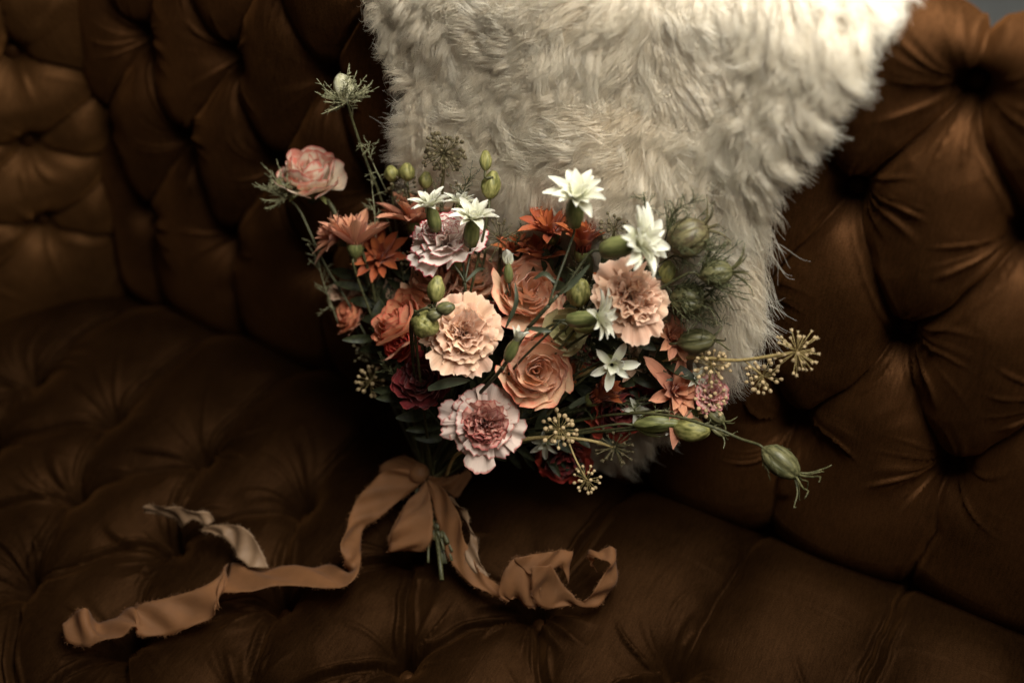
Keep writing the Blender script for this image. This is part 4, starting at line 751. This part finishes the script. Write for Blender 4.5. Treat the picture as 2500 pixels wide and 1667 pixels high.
single('white blossom half hidden behind the pale pink carnation', 1700, 925, .855, (.2, .3, .9), .0130, nl=(6, 5))
for k, (lb, a, b) in enumerate([('feathery sprig between the coral rose and dried flowers', (960, 850, .94), (900, 690, .94)), ('feathery sprig crossing the shaded daisies', (930, 760, .94), (880, 590, .925)), ('dim feathery sprig above the peach roses', (1180, 720, .91), (1130, 585, .90)), ('feathery sprig behind the frilly yellow green bud', (1400, 800, .86), (1400, 640, .855)),
    ('feathery sprig spreading below the rust daisies', (1380, 1010, .875), (1560, 985, .865)), ('feathery sprig over the horizontal green buds', (1560, 1010, .85), (1720, 1040, .84)), ('feathery sprig beside the wine red rose', (1010, 1010, .90), (930, 880, .89))]): wisp(lb, at(*a), at(*b), 22, .015, 'feather' if k % 2 else 'dfeather', 20 + k)
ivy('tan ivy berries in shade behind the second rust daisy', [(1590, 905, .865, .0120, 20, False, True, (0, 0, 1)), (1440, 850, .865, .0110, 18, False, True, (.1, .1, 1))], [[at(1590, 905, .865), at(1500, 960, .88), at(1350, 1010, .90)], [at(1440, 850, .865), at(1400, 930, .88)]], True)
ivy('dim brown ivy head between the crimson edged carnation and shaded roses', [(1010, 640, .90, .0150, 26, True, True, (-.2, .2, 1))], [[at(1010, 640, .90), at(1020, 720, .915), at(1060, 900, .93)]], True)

# ------------------------------------------------------------------ ribbon
rm, nt, p = newmat('silk ribbon'); tc = N(nt, 'ShaderNodeTexCoord'); ob = N(nt, 'ShaderNodeUVMap'); mp = N(nt, 'ShaderNodeMapping'); mp.inputs['Scale'].default_value = (40, 900, 1); nt.links.new(ob.outputs[0], mp.inputs[0])
n1 = N(nt, 'ShaderNodeTexNoise'); n1.inputs['Scale'].default_value = 1.; nt.links.new(mp.outputs[0], n1.inputs[0]); n2 = N(nt, 'ShaderNodeTexNoise'); n2.inputs['Scale'].default_value = 35; n2.inputs['Detail'].default_value = 4; nt.links.new(tc.outputs['Object'], n2.inputs[0])
ff = mathn(nt, 'ADD', mathn(nt, 'MULTIPLY', n2.outputs[0], .8), mathn(nt, 'MULTIPLY', n1.outputs[0], .3)); c = mixc(nt, mathn(nt, 'MULTIPLY', mathn(nt, 'SUBTRACT', ff, .35), 2.2, True), (.20, .084, .028), (.47, .225, .090)); nt.links.new(c, p.inputs['Base Color']); p.inputs['Roughness'].default_value = .6; p.inputs['Sheen Weight'].default_value = .08
bb = N(nt, 'ShaderNodeBump'); bb.inputs['Strength'].default_value = .55; bb.inputs['Distance'].default_value = .0022; nt.links.new(ff, bb.inputs['Height']); nt.links.new(bb.outputs[0], p.inputs['Normal'])
tr = N(nt, 'ShaderNodeBsdfTranslucent'); nt.links.new(c, tr.inputs[0]); mx = N(nt, 'ShaderNodeMixShader'); mx.inputs[0].default_value = .55; nt.links.new(p.outputs[0], mx.inputs[1]); nt.links.new(tr.outputs[0], mx.inputs[2])
tp = N(nt, 'ShaderNodeBsdfTransparent'); tp.inputs[0].default_value = (.9, .7, .5, 1); m2 = N(nt, 'ShaderNodeMixShader'); nt.links.new(mathn(nt, 'MULTIPLY', n2.outputs[0], .50), m2.inputs[0]); nt.links.new(mx.outputs[0], m2.inputs[1]); nt.links.new(tp.outputs[0], m2.inputs[2]); nt.links.new(m2.outputs[0], nt.nodes['Material Output'].inputs[0])
M['ribbon'] = rm; M['taupe'] = plain('taupe silk', (.15, .085, .045), (.25, .155, .088), 40, .6, .3)
def strip(parent, name, ST, mat='ribbon', n=60, m=11, seed=0, fray=.0004, label=None, wave=.0023):
    """ST: stations (xa, ya, za, xb, yb, zb): the two selvedges, each where it lies over the seat at height z"""
    A = np.array([on_z(s[0], s[1], s[2]) for s in ST]); Bq = np.array([on_z(s[3], s[4], s[5]) for s in ST]); A = spline(A, n); Bq = spline(Bq, n); r = np.random.default_rng(seed); P = np.zeros((n, m, 3)); t = np.gradient((A + Bq) / 2, axis=0)
    for i in range(n):
        w = Bq[i] - A[i]; nn = unit(np.cross(w, t[i]))
        for j in range(m):
            u = j / (m - 1); P[i, j] = A[i] + w * u + nn * wave * (math.sin(3.2 * u + i * .17 + seed) * math.sin(i * .23 + seed) + .7 * math.sin(u * 7 + i * .4))
            if j in (0, m - 1): P[i, j] += unit(w) * r.uniform(-1, 1) * fray
    o = obj(name, grid_mesh(name, P, M[mat]), parent, label=label); s = o.modifiers.new('thickness', 'SOLIDIFY'); s.thickness = .00025
    mb = MB()
    for i in range(0, n - 1):
        for e, q in ((P[i, 0], P[i, 0] - P[i, 1]), (P[i, -1], P[i, -1] - P[i, -2])):
            for _ in range(r.integers(0, 5)):
                a = e + t[i] * r.uniform(0, 1); dv = unit(unit(q) + r.normal(0, .5, 3)); mb.tube([a, a + dv * r.uniform(.0005, .0032)], [.00016, .0001], 3)
    obj('fray', mb.mesh('fray', M[mat]), o, kind='stuff'); return o
rib, _ = thing('ribbon_bow', 'frayed copper silk ribbon tied in a bow round the stems with long tails', 'ribbon', (0, 0, 0))
kb = BIND + np.array([-.006, -.008, .012])
kn = MB().ball(kb, .010, 14, 8, (0.3, -.3, 1), .8).mesh('knot', M['ribbon']); obj('knot', kn, rib)
strip(rib, 'tail', [(1034, 1152, .060, 1040, 1176, .056), (985, 1143, .062, 1028, 1180, .052), (937, 1150, .060, 1003, 1200, .046), (898, 1188, .052, 970, 1225, .040), (866, 1228, .044, 925, 1264, .036), (848, 1276, .042, 888, 1290, .028), (833, 1318, .046, 883, 1332, .026), (838, 1362, .036, 882, 1366, .026), (850, 1388, .020, 868, 1402, .036), (838, 1392, .016, 838, 1432, .034), (790, 1380, .014, 800, 1434, .030), (740, 1380, .014, 745, 1433, .028), (665, 1387, .012, 665, 1432, .026), (610, 1382, .012, 612, 1447, .026), (563, 1373, .012, 542, 1448, .024)], n=110, seed=1)
strip(rib, 'tail', [(563, 1373, .014, 539, 1446, .026), (548, 1385, .026, 530, 1475, .028), (538, 1400, .030, 526, 1498, .022), (490, 1434, .026, 490, 1520, .016), (433, 1452, .024, 433, 1543, .010), (385, 1464, .022, 385, 1550, .010), (342, 1475, .022, 345, 1553, .012), (322, 1484, .014, 335, 1530, .026), (300, 1496, .010, 318, 1534, .026), (272, 1512, .008, 285, 1552, .024), (240, 1520, .010, 235, 1572, .020), (212, 1485, .034, 195, 1578, .014), (185, 1492, .030, 165, 1560, .014), (160, 1515, .022, 152, 1535, .016)], n=100, seed=2)
strip(rib, 'loop', [(1032, 1156, .062, 1040, 1168, .058), (1020, 1128, .060, 1030, 1160, .056), (985, 1112, .056, 1000, 1160, .055), (950, 1120, .050, 968, 1160, .052), (930, 1145, .044, 950, 1172, .047), (925, 1165, .036, 945, 1190, .040)], n=40, seed=3)
strip(rib, 'loop', [(1030, 1178, .058, 1042, 1178, .058), (1008, 1210, .058, 1050, 1212, .058), (982, 1245, .054, 1056, 1250, .056), (962, 1290, .046, 1057, 1290, .050), (950, 1325, .036, 1048, 1325, .044), (953, 1342, .028, 1028, 1348, .034)], n=44, seed=4)
strip(rib, 'loop', [(1034, 1182, .050, 1040, 1182, .050), (992, 1230, .046, 1015, 1240, .044), (962, 1275, .038, 985, 1290, .036), (948, 1318, .030, 975, 1335, .028), (953, 1340, .026, 1010, 1346, .026)], n=36, seed=5)
strip(rib, 'tail', [(1036, 1178, .058, 1050, 1172, .058), (1052, 1215, .054, 1088, 1198, .058), (1066, 1262, .046, 1112, 1240, .054), (1076, 1310, .036, 1128, 1285, .050), (1095, 1358, .030, 1140, 1330, .040), (1122, 1400, .026, 1160, 1375, .034), (1155, 1428, .022, 1185, 1405, .028), (1200, 1450, .020, 1218, 1428, .024), (1240, 1470, .018, 1250, 1450, .022)], n=60, seed=6)
strip(rib, 'tail', [(1090, 1195, .054, 1110, 1225, .046), (1120, 1232, .052, 1128, 1262, .040), (1145, 1262, .048, 1138, 1282, .040), (1156, 1300, .044, 1148, 1306, .040), (1166, 1325, .040, 1136, 1345, .036), (1172, 1370, .034, 1142, 1378, .030), (1190, 1410, .026, 1165, 1410, .024)], 'taupe', n=46, seed=7)
strip(rib, 'loop', [(1046, 1166, .058, 1050, 1180, .058), (1085, 1165, .062, 1085, 1195, .054), (1120, 1158, .062, 1115, 1212, .050), (1148, 1148, .060, 1142, 1180, .050)], n=30, seed=8)
strip(rib, 'tail', [(1240, 1470, .018, 1250, 1450, .024), (1218, 1445, .030, 1262, 1465, .018), (1228, 1400, .044, 1285, 1478, .018), (1252, 1365, .052, 1312, 1482, .016), (1285, 1362, .050, 1320, 1440, .026), (1320, 1350, .052, 1322, 1400, .036)], 'ribbon', n=44, seed=9)
strip(rib, 'tail', [(1250, 1362, .050, 1290, 1400, .044), (1310, 1352, .054, 1330, 1395, .044), (1360, 1342, .054, 1372, 1385, .040), (1396, 1345, .044, 1385, 1425, .026)], 'ribbon', n=36, seed=10)
strip(rib, 'tail', [(1300, 1385, .050, 1345, 1375, .050), (1298, 1420, .040, 1362, 1405, .040), (1300, 1455, .028, 1378, 1430, .030), (1320, 1480, .018, 1398, 1450, .026), (1370, 1480, .016, 1410, 1462, .024), (1430, 1479, .016, 1428, 1470, .024), (1465, 1470, .018, 1450, 1440, .034), (1492, 1440, .022, 1482, 1400, .044), (1502, 1400, .030, 1490, 1378, .050), (1506, 1360, .040, 1480, 1365, .052), (1492, 1338, .046, 1455, 1362, .046), (1450, 1348, .040, 1432, 1356, .036), (1440, 1380, .030, 1460, 1395, .028)], n=90, seed=11)
strip(rib, 'tail', [(655, 1386, .016, 606, 1384, .020), (640, 1350, .026, 590, 1365, .022), (620, 1312, .034, 570, 1345, .024), (590, 1285, .038, 553, 1312, .030), (555, 1280, .036, 535, 1304, .032), (520, 1283, .030, 510, 1300, .028), (490, 1292, .024, 500, 1304, .022)], 'taupe', n=50, seed=12)
strip(rib, 'tail', [(525, 1272, .024, 500, 1285, .020), (495, 1250, .034, 470, 1262, .026), (455, 1243, .036, 445, 1285, .020), (415, 1238, .036, 425, 1262, .020), (385, 1232, .032, 390, 1258, .024), (350, 1234, .024, 352, 1250, .018)], 'taupe', n=40, seed=13)
print('objects', len(bpy.data.objects))
